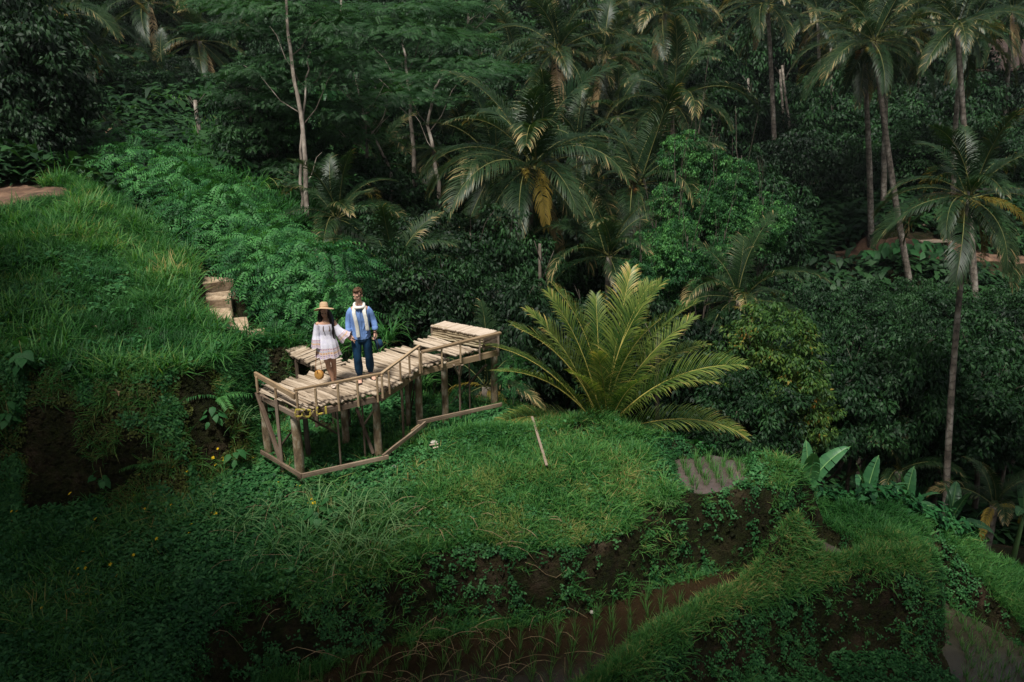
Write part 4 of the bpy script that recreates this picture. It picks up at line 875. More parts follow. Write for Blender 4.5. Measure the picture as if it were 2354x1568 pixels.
# bare pale trunks among the far trees
for i, (u0, v0, u1, v1, d, lab) in enumerate(((1842, 270, 1800, 150, 55, 'pale leaning trunk in the dark forest right of centre'), (1825, 250, 1795, 160, 56, 'thin pale trunk beside the leaning one in the dark forest'), (1928, 275, 1912, 110, 56, 'straight grey trunk in the dark forest left of the tall palm'),
        (1738, 235, 1722, 180, 58, 'short broken white trunk in the dark forest'), (783, 100, 786, -10, 60, 'straight pale trunk at the top left of centre'), (515, 60, 520, -10, 60, 'thin pale trunk above the grassy slope at the top left'), (300, 95, 305, -10, 55, 'slender brown trunk at the top left'), (450, 290, 452, 230, 36, 'thin white sapling trunk on the left slope'),
        (1522, 990, 1518, 760, 19.5, 'thin dark trunk right behind the big young palm'), (1250, 880, 1245, 560, 27, 'slender trunk behind the left fronds of the young palm'))):
    a, b_ = at(u0, v0, d), at(u1, v1, d); a.z = min(a.z, Hs(a.x, a.y)) - .2; rr = .09 if d > 30 else .06; t = empty('tree_trunk', a)
    tag(t, lab, 'tree'); dd = b_ - a; link('trunk', tube_mesh('trunk', [tuple(dd * s + Vector((.06 * math.sin(s * 5), 0, 0))) for s in np.linspace(0, 1, 7)], np.linspace(rr * 1.2, rr * .8, 7), M[('palebark' if u0 < 1000 else 'palmbark') if d > 30 else 'darkbark'], 7), t)
    if v1 > 0:
        for j in range(3): link('twig', tube_mesh('twig', [tuple(dd * (.8 + .06 * j)), tuple(dd * (.9 + .04 * j) + Vector((random.uniform(-.5, .5), random.uniform(-.3, .3), .3)))], [.02, .008], M['darkbark'], 4), t)
# ------------------------------------------------------------------ tall feathery trees on pale trunks
def feather_tree(foot, pts, r0, label, crowns, branches=(), seed=0):
    foot = Vector(foot); t = empty('feathery_tree', foot); tag(t, label, 'tree', 'tall feathery trees')
    P = [Vector((0, 0, -.4))] + [p - foot for p in pts]; Q = []
    for a, b_ in zip(P[:-1], P[1:]): Q += [tuple(a.lerp(b_, s)) for s in (0, .25, .5, .75)]
    Q.append(tuple(P[-1])); Q = np.array(Q); Q[1:, :2] += np.random.default_rng(seed).normal(size=(len(Q) - 1, 2)) * .03
    link('trunk', tube_mesh('trunk', Q, np.linspace(r0, r0 * .35, len(Q)), M['palebark'], 9), t)
    for i, (u0, v0, u1, v1, d0, d1) in enumerate(branches):
        a, b_ = at(u0, v0, d0) - foot, at(u1, v1, d1) - foot; m1 = a.lerp(b_, .35) + Vector((0, 0, -.15)); m2 = a.lerp(b_, .7) + Vector((0, 0, .12))
        link('branch', tube_mesh('branch', [tuple(a), tuple(m1), tuple(m2), tuple(b_)], [r0 * .26, r0 * .18, r0 * .12, r0 * .06], M['darkbark' if i % 2 else 'palebark'], 6), t)
    for i, (u, v, d, sx, sz) in enumerate(crowns):
        link('crown', CROWN['feather'][(i + seed) % 4], t, tuple(at(u, v, d + (1.5 * sx if i % 3 else .5)) - foot), (random.uniform(-.1, .1), random.uniform(-.1, .1), random.uniform(0, 6)), (sx, sx, sz))
f1 = at(705, 537, 28); f1.z = Hs(f1.x, f1.y)
feather_tree(f1, [at(697, 300, 28), at(672, 150, 28), at(655, 0, 28), at(650, -90, 28)], .085, 'tallest pale trunked feathery tree standing left of centre', [(640, 20, 28, .8, .8), (560, 70, 28.5, .75, .7), (760, 60, 28, .8, .7), (700, 130, 29, .7, .6), (600, 165, 28, .6, .6), (800, 150, 29, .7, .6), (560, 10, 30, .8, .7), (690, -60, 28, .9, .8)],
    [(690, 260, 560, 150, 28, 28.5), (668, 130, 740, 40, 28, 28), (675, 160, 620, 60, 28, 28), (695, 290, 780, 150, 28, 29), (700, 420, 740, 350, 28, 28.5)], 1)
f2 = at(697, 520, 28.4); f2.z = Hs(f2.x, f2.y)
feather_tree(f2, [at(690, 420, 28.4), at(692, 320, 28.4), at(702, 200, 28.6), at(712, 120, 29)], .06, 'thinner pale trunk twined beside the tallest feathery tree', [(730, 190, 29, .6, .55), (650, 230, 28.5, .5, .5), (770, 240, 29.5, .6, .5)], [(702, 200, 650, 120, 28.6, 28.6), (705, 200, 770, 130, 28.6, 29)], 2)
f3 = at(958, 512, 38); f3.z = Hs(f3.x, f3.y)
feather_tree(f3, [at(955, 400, 38), at(945, 270, 38), at(935, 170, 38), at(925, 90, 38)], .12, 'pale forked feathery tree left of the tall centre palm', [(930, 70, 38, 1.1, .9), (850, 85, 38, 1., .8), (1000, 90, 39, 1.1, .8), (930, 20, 39, 1.2, .9), (1090, 150, 39, 1., .7), (820, 40, 39, 1., .8), (1050, 140, 38, .9, .7)],
    [(940, 215, 860, 110, 38, 38), (938, 200, 1010, 110, 38, 39), (945, 270, 870, 180, 38, 38), (935, 170, 980, 60, 38, 38)], 3)
f4 = at(1012, 560, 36); f4.z = Hs(f4.x, f4.y)
feather_tree(f4, [at(1010, 420, 36), at(985, 290, 36), at(1000, 200, 36), at(1020, 170, 36)], .10, 'crooked pale branched tree between the forked tree and the palms', [(1060, 170, 36, .9, .6), (960, 180, 36, .8, .6), (1120, 160, 37, .8, .6), (1000, 225, 36, .7, .5)], [(990, 300, 1060, 180, 36, 36), (985, 290, 920, 190, 36, 36), (1000, 350, 950, 260, 36, 36)], 4)
f5 = at(880, 480, 34); f5.z = Hs(f5.x, f5.y)
feather_tree(f5, [at(900, 400, 34), at(860, 310, 34), at(820, 240, 34)], .07, 'bare thin tree leaning left between the two pale trees', [(800, 240, 34, .5, .4), (760, 300, 34, .5, .4)], [(860, 310, 900, 230, 34, 34)], 5)
for i, (u, v, d, s, lab) in enumerate(((560, 200, 31, .75, 'low feathery tree under the left limbs of the tallest pale tree'), (820, 190, 33, .9, 'flat feathery tree between the two pale trunks'), (900, 150, 44, 1.1, 'feathery tree behind the forked tree'),
        (1080, 30, 52, 1.3, 'feathery tree left of the tall centre palm crown'), (700, 400, 30, .6, 'low feathery spray beside the pale twin trunk'), (620, 300, 31, .5, 'dark feathery tree over the grassy slope'))):
    b_ = gz(at(u, v + 40, d)); t = empty('feathery_tree', b_); tag(t, lab, 'tree', 'tall feathery trees'); h = max(1.5, at(u, v, d).z - b_.z)
    link('trunk', LIMB['pale'][i % 2], t, (0, 0, 0), (0, 0, i), (s * .8, s * .8, h / 5.5))
    for j in range(4): link('crown', CROWN['feather'][(i + j) % 4], t, (random.uniform(-1.5, 1.5) * s, random.uniform(-1, 1) * s, h - .8 * j * s + .3), (random.uniform(-.12, .12), random.uniform(-.1, .1), random.uniform(0, 6)), (s * .85, s * .85, s * .9))
# ------------------------------------------------------------------ shrub row from the steps up to the left
SH = [(715, 640, 20.0, 1.12, 'lush bright fern-leaved shrub right behind the couple'), (640, 640, 20.6, .95, 'fern-leaved shrub left of the lush one, above the steps'), (760, 700, 19.3, .72, 'low fern-leaved shrub just left of the woman\'s hat'), (690, 730, 19.2, .7, 'low shrub beside the stone steps'),
      (790, 620, 21, .8, 'fern-leaved shrub behind the man'), (560, 600, 22, 1.0, 'shrub above the stone steps landing'), (500, 560, 23, 1.05, 'dark shrub right of the mound crest'), (590, 530, 24, 1.0, 'shrub with bright tips below the small red patch'), (520, 480, 25, 1.1, 'bushy shrub in the middle of the row'), (440, 500, 25, 1.1, 'dark shrub behind the mound crest'),
      (430, 430, 27, 1.15, 'shrub with bright tips left of the middle'), (360, 440, 27.5, 1.15, 'shrub behind the mound with dark base'), (350, 385, 30, 1.15, 'shrub just below the middle red patch'), (290, 400, 29.5, 1.2, 'shrub above the mound grass'), (300, 350, 32, 1.1, 'shrub with curled bright top'), (230, 385, 31, 1.2, 'wide shrub in the left part of the row'),
      (180, 350, 33, 1.25, 'wide shrub below the upper red patch'), (110, 370, 33, 1.25, 'second shrub from the left edge'), (40, 350, 33, 1.3, 'leftmost shrub of the row'), (610, 590, 21.5, .9, 'shrub with young yellow green leaves'), (660, 570, 23, .9, 'shrub under the small red patch')]
for u, v, d, s, lab in SH:
    c = at(u, v, d); g_ = Hs(c.x, c.y); g_ = min(g_, c.z - .5); s2 = s * .74
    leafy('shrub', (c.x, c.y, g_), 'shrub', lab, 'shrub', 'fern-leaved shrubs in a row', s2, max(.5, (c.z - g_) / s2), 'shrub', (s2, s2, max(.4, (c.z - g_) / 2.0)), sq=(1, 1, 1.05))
# sapling beside the far corner post
for u, v, d, s, lab in ((1178, 860, 18.6, .42, 'young fern-leaved sapling right of the far corner post'), (1062, 905, 18.9, .26, 'low fern-leaved seedling between the far posts')):
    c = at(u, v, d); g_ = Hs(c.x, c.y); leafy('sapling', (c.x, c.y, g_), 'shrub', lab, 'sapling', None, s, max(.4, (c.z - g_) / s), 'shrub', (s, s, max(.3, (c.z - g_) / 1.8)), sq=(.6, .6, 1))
# ------------------------------------------------------------------ big leafy trees with shapes of their own
BIG = [(1600, 385, 30, .52, 'bright', 'bright green leafy tree top, highest of the bright foliage', 2), (1695, 440, 30.5, .46, 'bright', 'bright green crown right of the highest bright one', 2), (1545, 470, 29, .42, 'bright', 'bright crown just right of the centre palms', 1), (1640, 500, 28.5, .44, 'bright', 'bright vine-hung crown in the middle of the bright foliage', 2), (1500, 575, 27.5, .42, 'bright', 'leafy crown behind the left top of the young palm', 1), (1745, 530, 29.5, .42, 'bright', 'bright crown at the right edge of the bright foliage', 2), (1570, 610, 26.8, .48, 'bright', 'leafy crown right above the young palm fronds', 2), (1660, 600, 27.5, .40, 'bright', 'bright crown right of the one above the young palm', 1), (1470, 650, 26, .36, 'bright', 'small bright crown peeking between the young palm fronds', 1), (1560, 545, 28, .34, 'bright', 'small bright crown in the left middle of the bright foliage', 1),
       (1735, 880, 22, .72, 'olive', 'bushy tree with yellow and orange tips right of the young palm', 3), (1820, 930, 22.5, .62, 'olive', 'smaller bushy tree with yellow tips behind the banana plants', 2), (1690, 980, 21, .55, 'dark', 'dark bushy tree at the right foot of the young palm', 2)]
for u, v, d, s, kd, lab, n in BIG:
    c = at(u, v, d); g_ = Hs(c.x, c.y); leafy('leafy_tree', (c.x, c.y, min(g_, c.z - 1)), kd, lab, 'tree', 'leafy trees behind the knoll', s, (c.z - g_) / s, 'tree', (s * .8, s * .8, max(1, (c.z - g_)) / 5.0), n=n, sq=(.95, .95, 1.2) if kd == 'bright' else (1, 1, 1))
# ------------------------------------------------------------------ forest, row by row
ORD = ['first', 'second', 'third', 'fourth', 'fifth', 'sixth', 'seventh', 'eighth', 'ninth', 'tenth', 'eleventh', 'twelfth', 'thirteenth', 'fourteenth', 'fifteenth', 'sixteenth']
ROWS = [  # name, u0, u1, n, v0, v1, d0, d1, scale, kinds
    ('under the deck and young palm', 860, 1330, 9, 700, 800, 23, 25, .62, ('deep', 'dark')), ('behind the young palm', 1200, 1760, 8, 820, 880, 22.5, 25, .7, ('deep',)), ('behind the far end of the deck', 860, 1250, 6, 560, 620, 27, 29, .72, ('deep', 'dark')), ('above the banana plants', 1780, 2400, 8, 960, 900, 26, 31, .82, ('dark', 'dark', 'deep')),
    ('on the lower right slope', 1760, 2420, 9, 830, 860, 33, 35, .8, ('dark', 'deep')), ('under the dirt path', 1700, 2400, 9, 730, 740, 38.5, 39.5, .62, ('dark', 'dark')), ('right behind the dirt path', 1740, 2400, 8, 490, 490, 52, 54, 1.0, ('dark', 'deep')), ('in the right forest above the path', 1640, 2420, 9, 380, 380, 57, 60, 1.3, ('deep', 'dark')),
    ('high in the right forest', 1600, 2420, 9, 250, 240, 66, 68, 1.5, ('deep', 'deep', 'dark')), ('near the top of the right forest', 1560, 2440, 9, 110, 120, 70, 74, 1.8, ('deep', 'dark')), ('along the top right edge', 1480, 2460, 9, 20, 10, 85, 90, 2.1, ('deep',)),
    ('behind the bright tree', 1250, 1750, 7, 560, 520, 38, 40, 1.0, ('deep', 'dark')), ('between the centre palms', 980, 1560, 7, 470, 430, 42, 46, 1.05, ('dark', 'deep')), ('behind the centre palms', 1080, 1640, 7, 300, 280, 52, 56, 1.3, ('dark', 'deep')), ('above the centre palms', 1060, 1600, 7, 170, 160, 66, 72, 1.6, ('dark', 'deep')),
    ('high on the centre hillside', 860, 1420, 7, 110, 60, 68, 90, 1.6, ('dark', 'dark')), ('along the top centre', 820, 1300, 7, 20, 30, 95, 110, 2.3, ('dark',)), ('on the far ridge', 1120, 1560, 6, 40, 30, 130, 140, 3.0, ('deep', 'dark')),
    ('on the left slope below the palms', -20, 560, 7, 240, 180, 40, 45, .55, ('dark', 'deep')), ('on the upper left slope', -30, 640, 9, 110, 90, 50, 56, .95, ('dark', 'deep')), ('along the top left edge', -40, 700, 10, 20, 10, 60, 66, 1.6, ('dark', 'deep')), ('behind the shrub row', 560, 900, 5, 420, 440, 33, 34, .7, ('dark',)), ('above the banana clump', 620, 980, 5, 200, 190, 50, 52, 1.0, ('dark',))]
SIZE = ['small', 'round', 'broad', 'tall', 'narrow']
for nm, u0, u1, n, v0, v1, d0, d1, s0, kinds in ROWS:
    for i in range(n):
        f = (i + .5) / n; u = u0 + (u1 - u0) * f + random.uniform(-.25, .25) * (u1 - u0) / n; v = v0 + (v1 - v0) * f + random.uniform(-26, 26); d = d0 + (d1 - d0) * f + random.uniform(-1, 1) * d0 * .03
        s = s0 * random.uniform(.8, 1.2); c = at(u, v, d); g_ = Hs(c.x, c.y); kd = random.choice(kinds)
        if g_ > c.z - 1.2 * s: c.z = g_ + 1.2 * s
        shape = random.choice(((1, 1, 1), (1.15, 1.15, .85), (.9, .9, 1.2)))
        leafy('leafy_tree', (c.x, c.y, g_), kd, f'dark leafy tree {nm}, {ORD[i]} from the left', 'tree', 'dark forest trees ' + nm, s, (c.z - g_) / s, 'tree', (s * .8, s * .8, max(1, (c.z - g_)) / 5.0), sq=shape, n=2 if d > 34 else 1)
# big-leaved tree at the far upper left
for u, v, d, s, lab in ((20, 120, 30, 1.25, 'dark large-leaved tree filling the upper left corner'), (60, 230, 29, 1.0, 'dark large-leaved tree on the left edge above the shrubs'), (10, 320, 29, .8, 'dark vine-covered tree at the left edge')):
    c = at(u, v, d); g_ = min(Hs(c.x, c.y), c.z - 1); leafy('leafy_tree', (c.x, c.y, g_), 'deep', lab, 'tree', 'trees at the upper left edge', s, (c.z - g_) / s, 'tree', (s * .8, s * .8, (c.z - g_) / 5.0), n=2)
# ------------------------------------------------------------------ banana plants
for u, v, d, s, n, lab in ((1850, 1100, 19.6, .62, 6, 'banana plant with two upright leaves right behind the grassy rim'), (1985, 1140, 21.5, .62, 7, 'banana plant in the middle of the lower right group'), (2075, 1150, 22, .55, 7, 'banana plant right of the middle one'), (2180, 1175, 23, .6, 6, 'banana plant next to the yellowing palm seedling'), (2350, 1150, 24, .62, 5, 'banana plant cut by the right edge'),
        (2130, 1030, 30, .95, 7, 'dark banana plant above the group, left of the long trunk'), (1985, 1020, 29, .9, 5, 'dark banana plant with one tall upright leaf'), (765, 300, 43, 1.0, 8, 'pale banana plant in the clump beyond the pale trunks'), (740, 310, 42.5, .9, 7, 'banana plant at the left of the distant clump'), (795, 305, 43, .95, 7, 'banana plant at the right of the distant clump')):
    s = s * 1.3 if d < 28 else s
    p = at(u, v + 45, d); g_ = Hs(p.x, p.y); hh = .35 * s if d < 30 else 1.0; z = max(p.z, g_) if d < 30 else g_
    banana((p.x, p.y, g_), lab, s, n, max(hh, z - g_ + .15), 1 if s > .57 else 0)
# taro leaves by the trunks at the right
tr = empty('taro_clump', gz(at(2110, 500, 43))); tag(tr, 'clump of big heart-shaped taro leaves between the leaning trunks', 'taro')
for i in range(46):
    a, r_ = random.uniform(0, 6.28), 1.9 * math.sqrt(random.random()); z = .5 + .9 * (1 - r_ / 2) + random.uniform(-.2, .2)
    link('leaf', TARO, tr, (r_ * math.cos(a) * 1.2, r_ * math.sin(a) * .6, z), (random.uniform(-.4, .4), random.uniform(.1, .9), random.uniform(-2.6, -.5)), random.uniform(1., 1.6))
# ------------------------------------------------------------------ smaller plants round the deck
for i, (u, v, lab, n, sc) in enumerate(((505, 925, 'bright fern left of the deck under the bank', 6, 1.1), (520, 965, 'second bright fern just below the fern left of the deck', 5, .9), (660, 1030, 'fern between the two left posts', 6, .8), (730, 1105, 'fern at the foot of the front corner post', 6, .75), (640, 1110, 'small fern left of the front corner post', 5, .6), (600, 1130, 'fern at the left of the flowers', 5, .6), (350, 1140, 'fern among the herbs at the left foot of the bank', 5, .7), (770, 1000, 'fern under the deck', 6, .8), (1175, 950, 'fern beside the far corner post', 5, .6))):
    fern(gz(on(u, v, -1.5), .0) if v > 960 else ground_at(u, v), lab, n, sc)
for i, (u, v, me, s, lab) in enumerate(((775, 1200, 0, 1.0, 'pale long-bladed grass tuft right of the broad-leaved plants'), (815, 1215, 1, 1.05, 'pale drooping grass tuft below the front tie board'), (855, 1255, 2, 1.0, 'pale drooping grass tuft at the lower right of the others'), (740, 1180, 3, .9, 'pale grass tuft just above the broad-leaved plant'), (800, 1265, 1, .9, 'pale grass tuft hanging over the dark bank'), (560, 1225, 0, .9, 'pale hanging grass left of the broad-leaved plants'), (640, 1215, 2, .85, 'grass tuft in the middle of the lower slope'), (500, 1190, 3, .7, 'small grass tuft near the left herbs'),
        (870, 1290, 3, 1.1, 'lowest pale grass tuft over the bank'), (835, 1180, 0, 1.0, 'pale grass tuft right above the drooping ones'), (895, 1220, 1, 1.0, 'rightmost pale grass tuft of the drooping group'), (790, 1300, 2, 1.1, 'pale tuft overhanging the dark bank in the middle'), (700, 1260, 0, 1.0, 'pale tuft overhanging the bank below the broad-leaved plants'), (620, 1290, 1, 1.0, 'left pale tuft overhanging the dark bank'), (560, 990, 1, .8, 'narrow grass tuft hanging at the foot of the left bank'), (900, 1150, 2, .6, 'grass tuft below the middle post'), (700, 1145, 1, .6, 'grass tuft by the corner post'), (1530, 1190, 0, .5, 'small tuft at the brown bank edge'))):
    p = ground_at(u, v); t = empty('grass_tuft', p); tag(t, lab, 'grass tuft', 'long-bladed grass tufts'); link('blades', LONG[me], t, (0, 0, .05), (0, 0, random.uniform(0, 6)), s * 1.15)
for i, (u, v, s, lab) in enumerate(((770, 790, 1.0, 'tall green grass clump between the couple and the walkway'), (825, 800, .9, 'tall grass clump behind the man'), (895, 770, .95, 'tall grass clump behind the deck middle'), (870, 810, .8, 'grass clump at the back edge of the deck'), (620, 770, .9, 'grass clump beside the lowest stone step'), (500, 850, .9, 'grass clump hanging on the bank left of the walkway'), (560, 800, .8, 'grass clump left of the walkway start'), (970, 880, .8, 'grass clump behind the second front post'), (280, 425, .9, 'grass clump on the mound crest'), (300, 440, .8, 'grass clump right of the crest'), (185, 425, .8, 'grass clump by the dirt clearing'), (1540, 985, .6, 'grass clump behind the upper paddy'), (1590, 1000, .5, 'upright grass by the thin trunk'))):
    p = ground_at(u, v) if v > 900 or u < 600 else at(u, v + 15, 18.9 if u > 700 else 19.5); t = empty('grass_tuft', p); tag(t, lab, 'grass tuft', 'tall dark grass clumps'); link('blades', LONGD[i % 3], t, (0, 0, 0), (0, 0, random.uniform(0, 6)), s)
for i in range(14):
    u = 400 + 300 * (i + random.random()) / 14; v = 270 + (u - 400) * .45 + random.uniform(-60, 110); p = ground_at(u, v, 26); t = empty('reed_tuft', p); tag(t, f'tall reed grass tuft on the slope behind the shrubs, {ORD[i]} from the left', 'grass tuft', 'reed grass on the slope')
    link('blades', REED[i % 3], t, (0, 0, 0), (0, 0, random.uniform(0, 6)), random.uniform(.6, 1.0))
def leafplant(p, label, n, h, L, m='TARO2', group='broad-leaved plants'):
    t = empty('leafy_plant', p); tag(t, label, 'plant', group)
    link('stem', tube_mesh('stem', [(0, 0, -.1), (0, 0, h)], [.012, .006], M['rachis'], 4), t)
    for i in range(n): a = i * 2.4; r_ = .05 + .16 * random.random(); link('leaf', TARO2, t, (r_ * math.cos(a), r_ * math.sin(a), h * random.uniform(.3, 1)), (random.uniform(-.3, .3), random.uniform(.1, .8), a), L * random.uniform(.8, 1.2))
for i, (u, v, n, h, L, lab) in enumerate(((735, 1215, 16, .4, .9, 'broad-leaved bright plant on the lip of the lower slope'), (765, 1195, 14, .4, .85, 'broad-leaved plant right of its twin on the slope lip'), (770, 1240, 14, .3, .8, 'broad-leaved plant hanging below the twin plants'), (690, 1010, 14, .45, .8, 'leafy plant under the deck'), (830, 1010, 14, .45, .8, 'leafy plant under the deck middle'), (545, 1080, 12, .4, .9, 'leafy plant by the yellow flowers'), (240, 1130, 12, .4, .8, 'leafy plant at the foot of the mossy bank'), (60, 860, 16, .6, 1.2, 'dark leafy plant on the left bank edge'), (30, 1000, 14, .5, 1.0, 'leafy plant low at the left edge'), (500, 1010, 14, .4, .8, 'leafy plant below the bright ferns'), (1950, 1060, 12, .4, 1.0, 'leafy plant behind the rim'))):
    leafplant(ground_at(u, v), lab, n, h, L)
# ------------------------------------------------------------------ rice seedlings, each a clump
rice = [tuft_t(14, .34, .009, .28, .28, .03, .3, (.3, .8)) for _ in range(4)]; RICE = [tri_mesh('blades', v, f, t_, [M['rice']]) for v, f, t_ in rice]
def rice_field(poly, z, du, row, label, sc, inset=.12, ang=0., nmax=150, group=None):
    P = np.array([(p[0], p[1]) for p in poly]); c = P.mean(0); cs, sn = math.cos(ang), math.sin(ang); k = 0
    for i in np.arange(-8, 8, row):
        for j in np.arange(-8, 8, du):
            x = c[0] + i * cs - j * sn + random.uniform(-.04, .04); y = c[1] + i * sn + j * cs + random.uniform(-.04, .04)
            if sdist(np.array([x]), np.array([y]), poly)[0] > -inset or k >= nmax: continue
            q = Vector((x, y, z)) - Vector((0, 0, CAMZ)); dep = q.y * cP - q.z * sP
            if not (-50 < q.x / dep * 2000 + 1177 < 2404 and 784 - (q.y * sP + q.z * cP) / dep * 2000 < 1610): continue
            o = link('rice_seedling', RICE[k % 4], None, (x, y, z - .02), (0, 0, random.uniform(0, 6)), sc * random.uniform(.8, 1.2)); tag(o, label, 'rice seedling', group or label); k += 1
rice_field(UP, -1.95, .12, .27, 'rice seedling in a row of the small upper paddy', 1.1, .05, 0.05, 60)
rice_field(MIDP, -3.5, .24, .30, 'rice seedling in the brown water of the middle paddy strip', 1.05, .02, -.15, 130)
rice_field(LOWP, -3.47, .2, .3, 'rice seedling in the corner water of the lower terrace', 1.1, .05, .1, 16)
rice_field(RP, -5.02, .22, .26, 'rice seedling in the grey lower right paddy', 1.1, .05, -.1, 100)
# ------------------------------------------------------------------ yellow flowers
def flower_mesh():
    bm = bmesh.new()
    for k in range(6):
        a = k * math.pi / 3; c = bm.verts.new((0, 0, 0)); l = bm.verts.new((.022 * math.cos(a - .4), .022 * math.sin(a - .4), .008)); t_ = bm.verts.new((.034 * math.cos(a), .034 * math.sin(a), .004)); r_ = bm.verts.new((.022 * math.cos(a + .4), .022 * math.sin(a + .4), .008)); bm.faces.new((c, l, t_, r_))
    bmesh.ops.create_icosphere(bm, subdivisions=1, radius=.009, matrix=Matrix.Translation((0, 0, .008))); me = bpy.data.meshes.new('flower'); bm.to_mesh(me); bm.free(); me.materials.append(M['flower']); return me
FLM = flower_mesh()
for x, y in ((1445, 128), (1477, 145), (1470, 158), (1480, 156), (1510, 172), (1540, 135), (1550, 183), (1425, 188), (1272, 196), (1236, 232), (1153, 248), (1260, 265), (1410, 152), (1670, 140), (1955, 316), (1835, 300), (1787, 332), (1978, 320), (2050, 405), (2030, 432), (2065, 420), (1617, 391), (1400, 500), (1425, 510), (1265, 577), (960, 463), (1115, 416), (1130, 437), (638, 537), (120, 484), (88, 484), (103, 549), (554, 748), (890, 790), (738, 846), (530, 877), (573, 875), (531, 911), (773, 916), (577, 1028), (675, 1028), (290, 1136), (440, 1271), (1037, 662), (1250, 637), (475, 391), (895, 401), (931, 293), (1688, 752), (2155, 720)):
    u, v = x * .583 * .6, (1700 + y * .583) * .6; p = ground_at(u, v + 4)
    o = link('wildflower', FLM, None, (p.x, p.y, p.z + .13), (R(-35), R(random.uniform(-15, 15)), random.uniform(0, 3)), random.uniform(.8, 1.25)); tag(o, 'small yellow flower ' + ('in the cluster left of the front corner post' if 1390 < x < 1560 and y < 200 else 'in the green cover at the foot of the front corner post' if x > 1600 and y < 450 else 'on the darker slope at the lower left' if y > 620 else 'scattered in the ground cover at the foot of the mossy bank'), 'flower', 'yellow flowers in the ground cover')
# ------------------------------------------------------------------ things lying about
pl0, pl1 = ground_at(1223, 988), ground_at(1256, 1102)
pk = link('fallen_plank', beam_mesh(.05, .025, M['oldwood'], 'fp')); between(pk, pl0 + Vector((0, 0, .26)), pl1 + Vector((0, 0, .26))); tag(pk, 'long weathered plank lying down the grassy slope', 'plank')
for i, (a, b_, lab) in enumerate((((988, 1043), (1010, 1038), 'short bamboo scrap in the grass below the tie board'), ((996, 1050), (1008, 1044), 'small bamboo splinter beside the scrap'))):
    p, q = ground_at(*a), ground_at(*b_); o = link('bamboo_scrap', beam_mesh(.03, .02, M['bamboo'], 'sc')); between(o, p + Vector((0, 0, .14)), q + Vector((0, 0, .15))); tag(o, lab, 'bamboo scrap')
def crumple(sz, seed, m):
    bm = bmesh.new(); bmesh.ops.create_icosphere(bm, subdivisions=2, radius=sz); r = np.random.default_rng(seed)
    for v in bm.verts: v.co *= r.uniform(.6, 1.1); v.co.z *= .5
    me = bpy.data.meshes.new('scrap'); bm.to_mesh(me); bm.free(); me.materials.append(m); return me
for i, (u, v, s, lab) in enumerate(((998, 1027, .07, 'pale crumpled litter in the grass right of the middle post'), (907, 1088, .045, 'white scrap of paper in the grass below the middle post'), (1360, 1420, .05, 'whitish stone at the edge of the brown paddy'))):
    p = ground_at(u, v); o = link('litter' if i < 2 else 'stone', crumple(s, i, M['white']), None, (p.x, p.y, p.z + .1)); tag(o, lab, 'litter' if i < 2 else 'stone')
def dead_leaf(seed):
    V, F = leaf_t(.19, .10, .2, .1); return tri_mesh('dead_leaf', V, F, None, [plain('dead_leaf%d' % seed, ((.42, .27, .16), (.5, .36, .27))[seed], var=.3, scale=9)])
DL = [dead_leaf(0), dead_leaf(1)]
for i, (x, y, s, rz) in enumerate(((237, 665, 1.2, 0), (522, 625, 1.1, 1.4), (797, 832, 1.1, .4), (445, 1018, 1.0, 1.3), (428, 1058, .8, .2), (515, 822, .7, 0), (640, 1210, 1.0, -.7), (560, 1083, .6, 1), (268, 625, .9, 1.6), (372, 625, .6, 0), (145, 715, .7, 2), (685, 855, .9, 2.1))):
    u, v = x * .7016 * .6, (700 + y * .7016) * .6; p = ground_at(u, v); o = link('fallen_leaf', DL[i % 2], None, (p.x, p.y - .04, p.z + .13), (R(-50), R(20), rz), s * 1.1)
    tag(o, 'dry curled brown fallen leaf on the mound, ' + ORD[sorted((237, 522, 797, 445, 428, 515, 640, 560, 268, 372, 145, 685)).index(x)] + ' from the left', 'leaf', 'dry leaves on the mound')
# plank bench by the far dirt path
bf = ground_at(2145, 584, 30); bo = empty('plank_bench', bf); tag(bo, 'rough plank bench on short log legs beside the far dirt path', 'bench')
link('seat', boxmesh('seat', M['bamboo'], 1.55, .40, .10, .015, .015), bo, (0, 0, .50), (0, R(-1.5), .03))
for sx in (-.55, .6): link('leg', tube_mesh('leg', [(0, 0, -.1), (0, 0, .46)], [.11, .10], M['oldwood'], 8), bo, (sx, 0, 0))
# fallen logs at the right
for u0, v0, u1, v1, d, lab in ((2110, 522, 2145, 532, 44, 'fallen branch above the bench'), (2205, 498, 2262, 495, 43, 'pale fallen branch beside the right palm'), (2105, 1010 - 320, 2128, 1012 - 320, 42, 'short cut log on the slope below the bench')):
    a, b_ = ground_at(u0, v0, 30), ground_at(u1, v1, 30); o = link('fallen_log', tube_mesh('fallen_log', [(0, 0, 0), tuple((b_ - a) * .5 + Vector((0, 0, .03))), tuple(b_ - a)], [.07, .06, .04], M['oldwood'], 7), None, (a.x, a.y, a.z + .12)); tag(o, lab, 'log')
# stick rack at the lower right, stake
rk = empty('stick_rack', ground_at(2272, 1235)); tag(rk, 'collapsed rack of thin sticks at the edge of the right terrace', 'stick rack'); rp = Vector(rk.location)
for a, b_ in (((2240, 1190), (2290, 1218)), ((2246, 1200), (2282, 1228)), ((2244, 1216), (2292, 1214)), ((2238, 1222), (2290, 1220)), ((2286, 1196), (2268, 1240)), ((2258, 1190), (2262, 1225)), ((2262, 1215), (2264, 1250)), ((2250, 1193), (2296, 1212))):
    dd = (rp - Vector((0, 0, CAMZ))).dot(Vector((0, cP, -sP))); o = link('stick', beam_mesh(.022, .022, M['bamboo'], 'sk')); between(o, at(*a, dd + random.uniform(-.15, .15)), at(*b_, dd + random.uniform(-.15, .15))); setpar(o, rk)
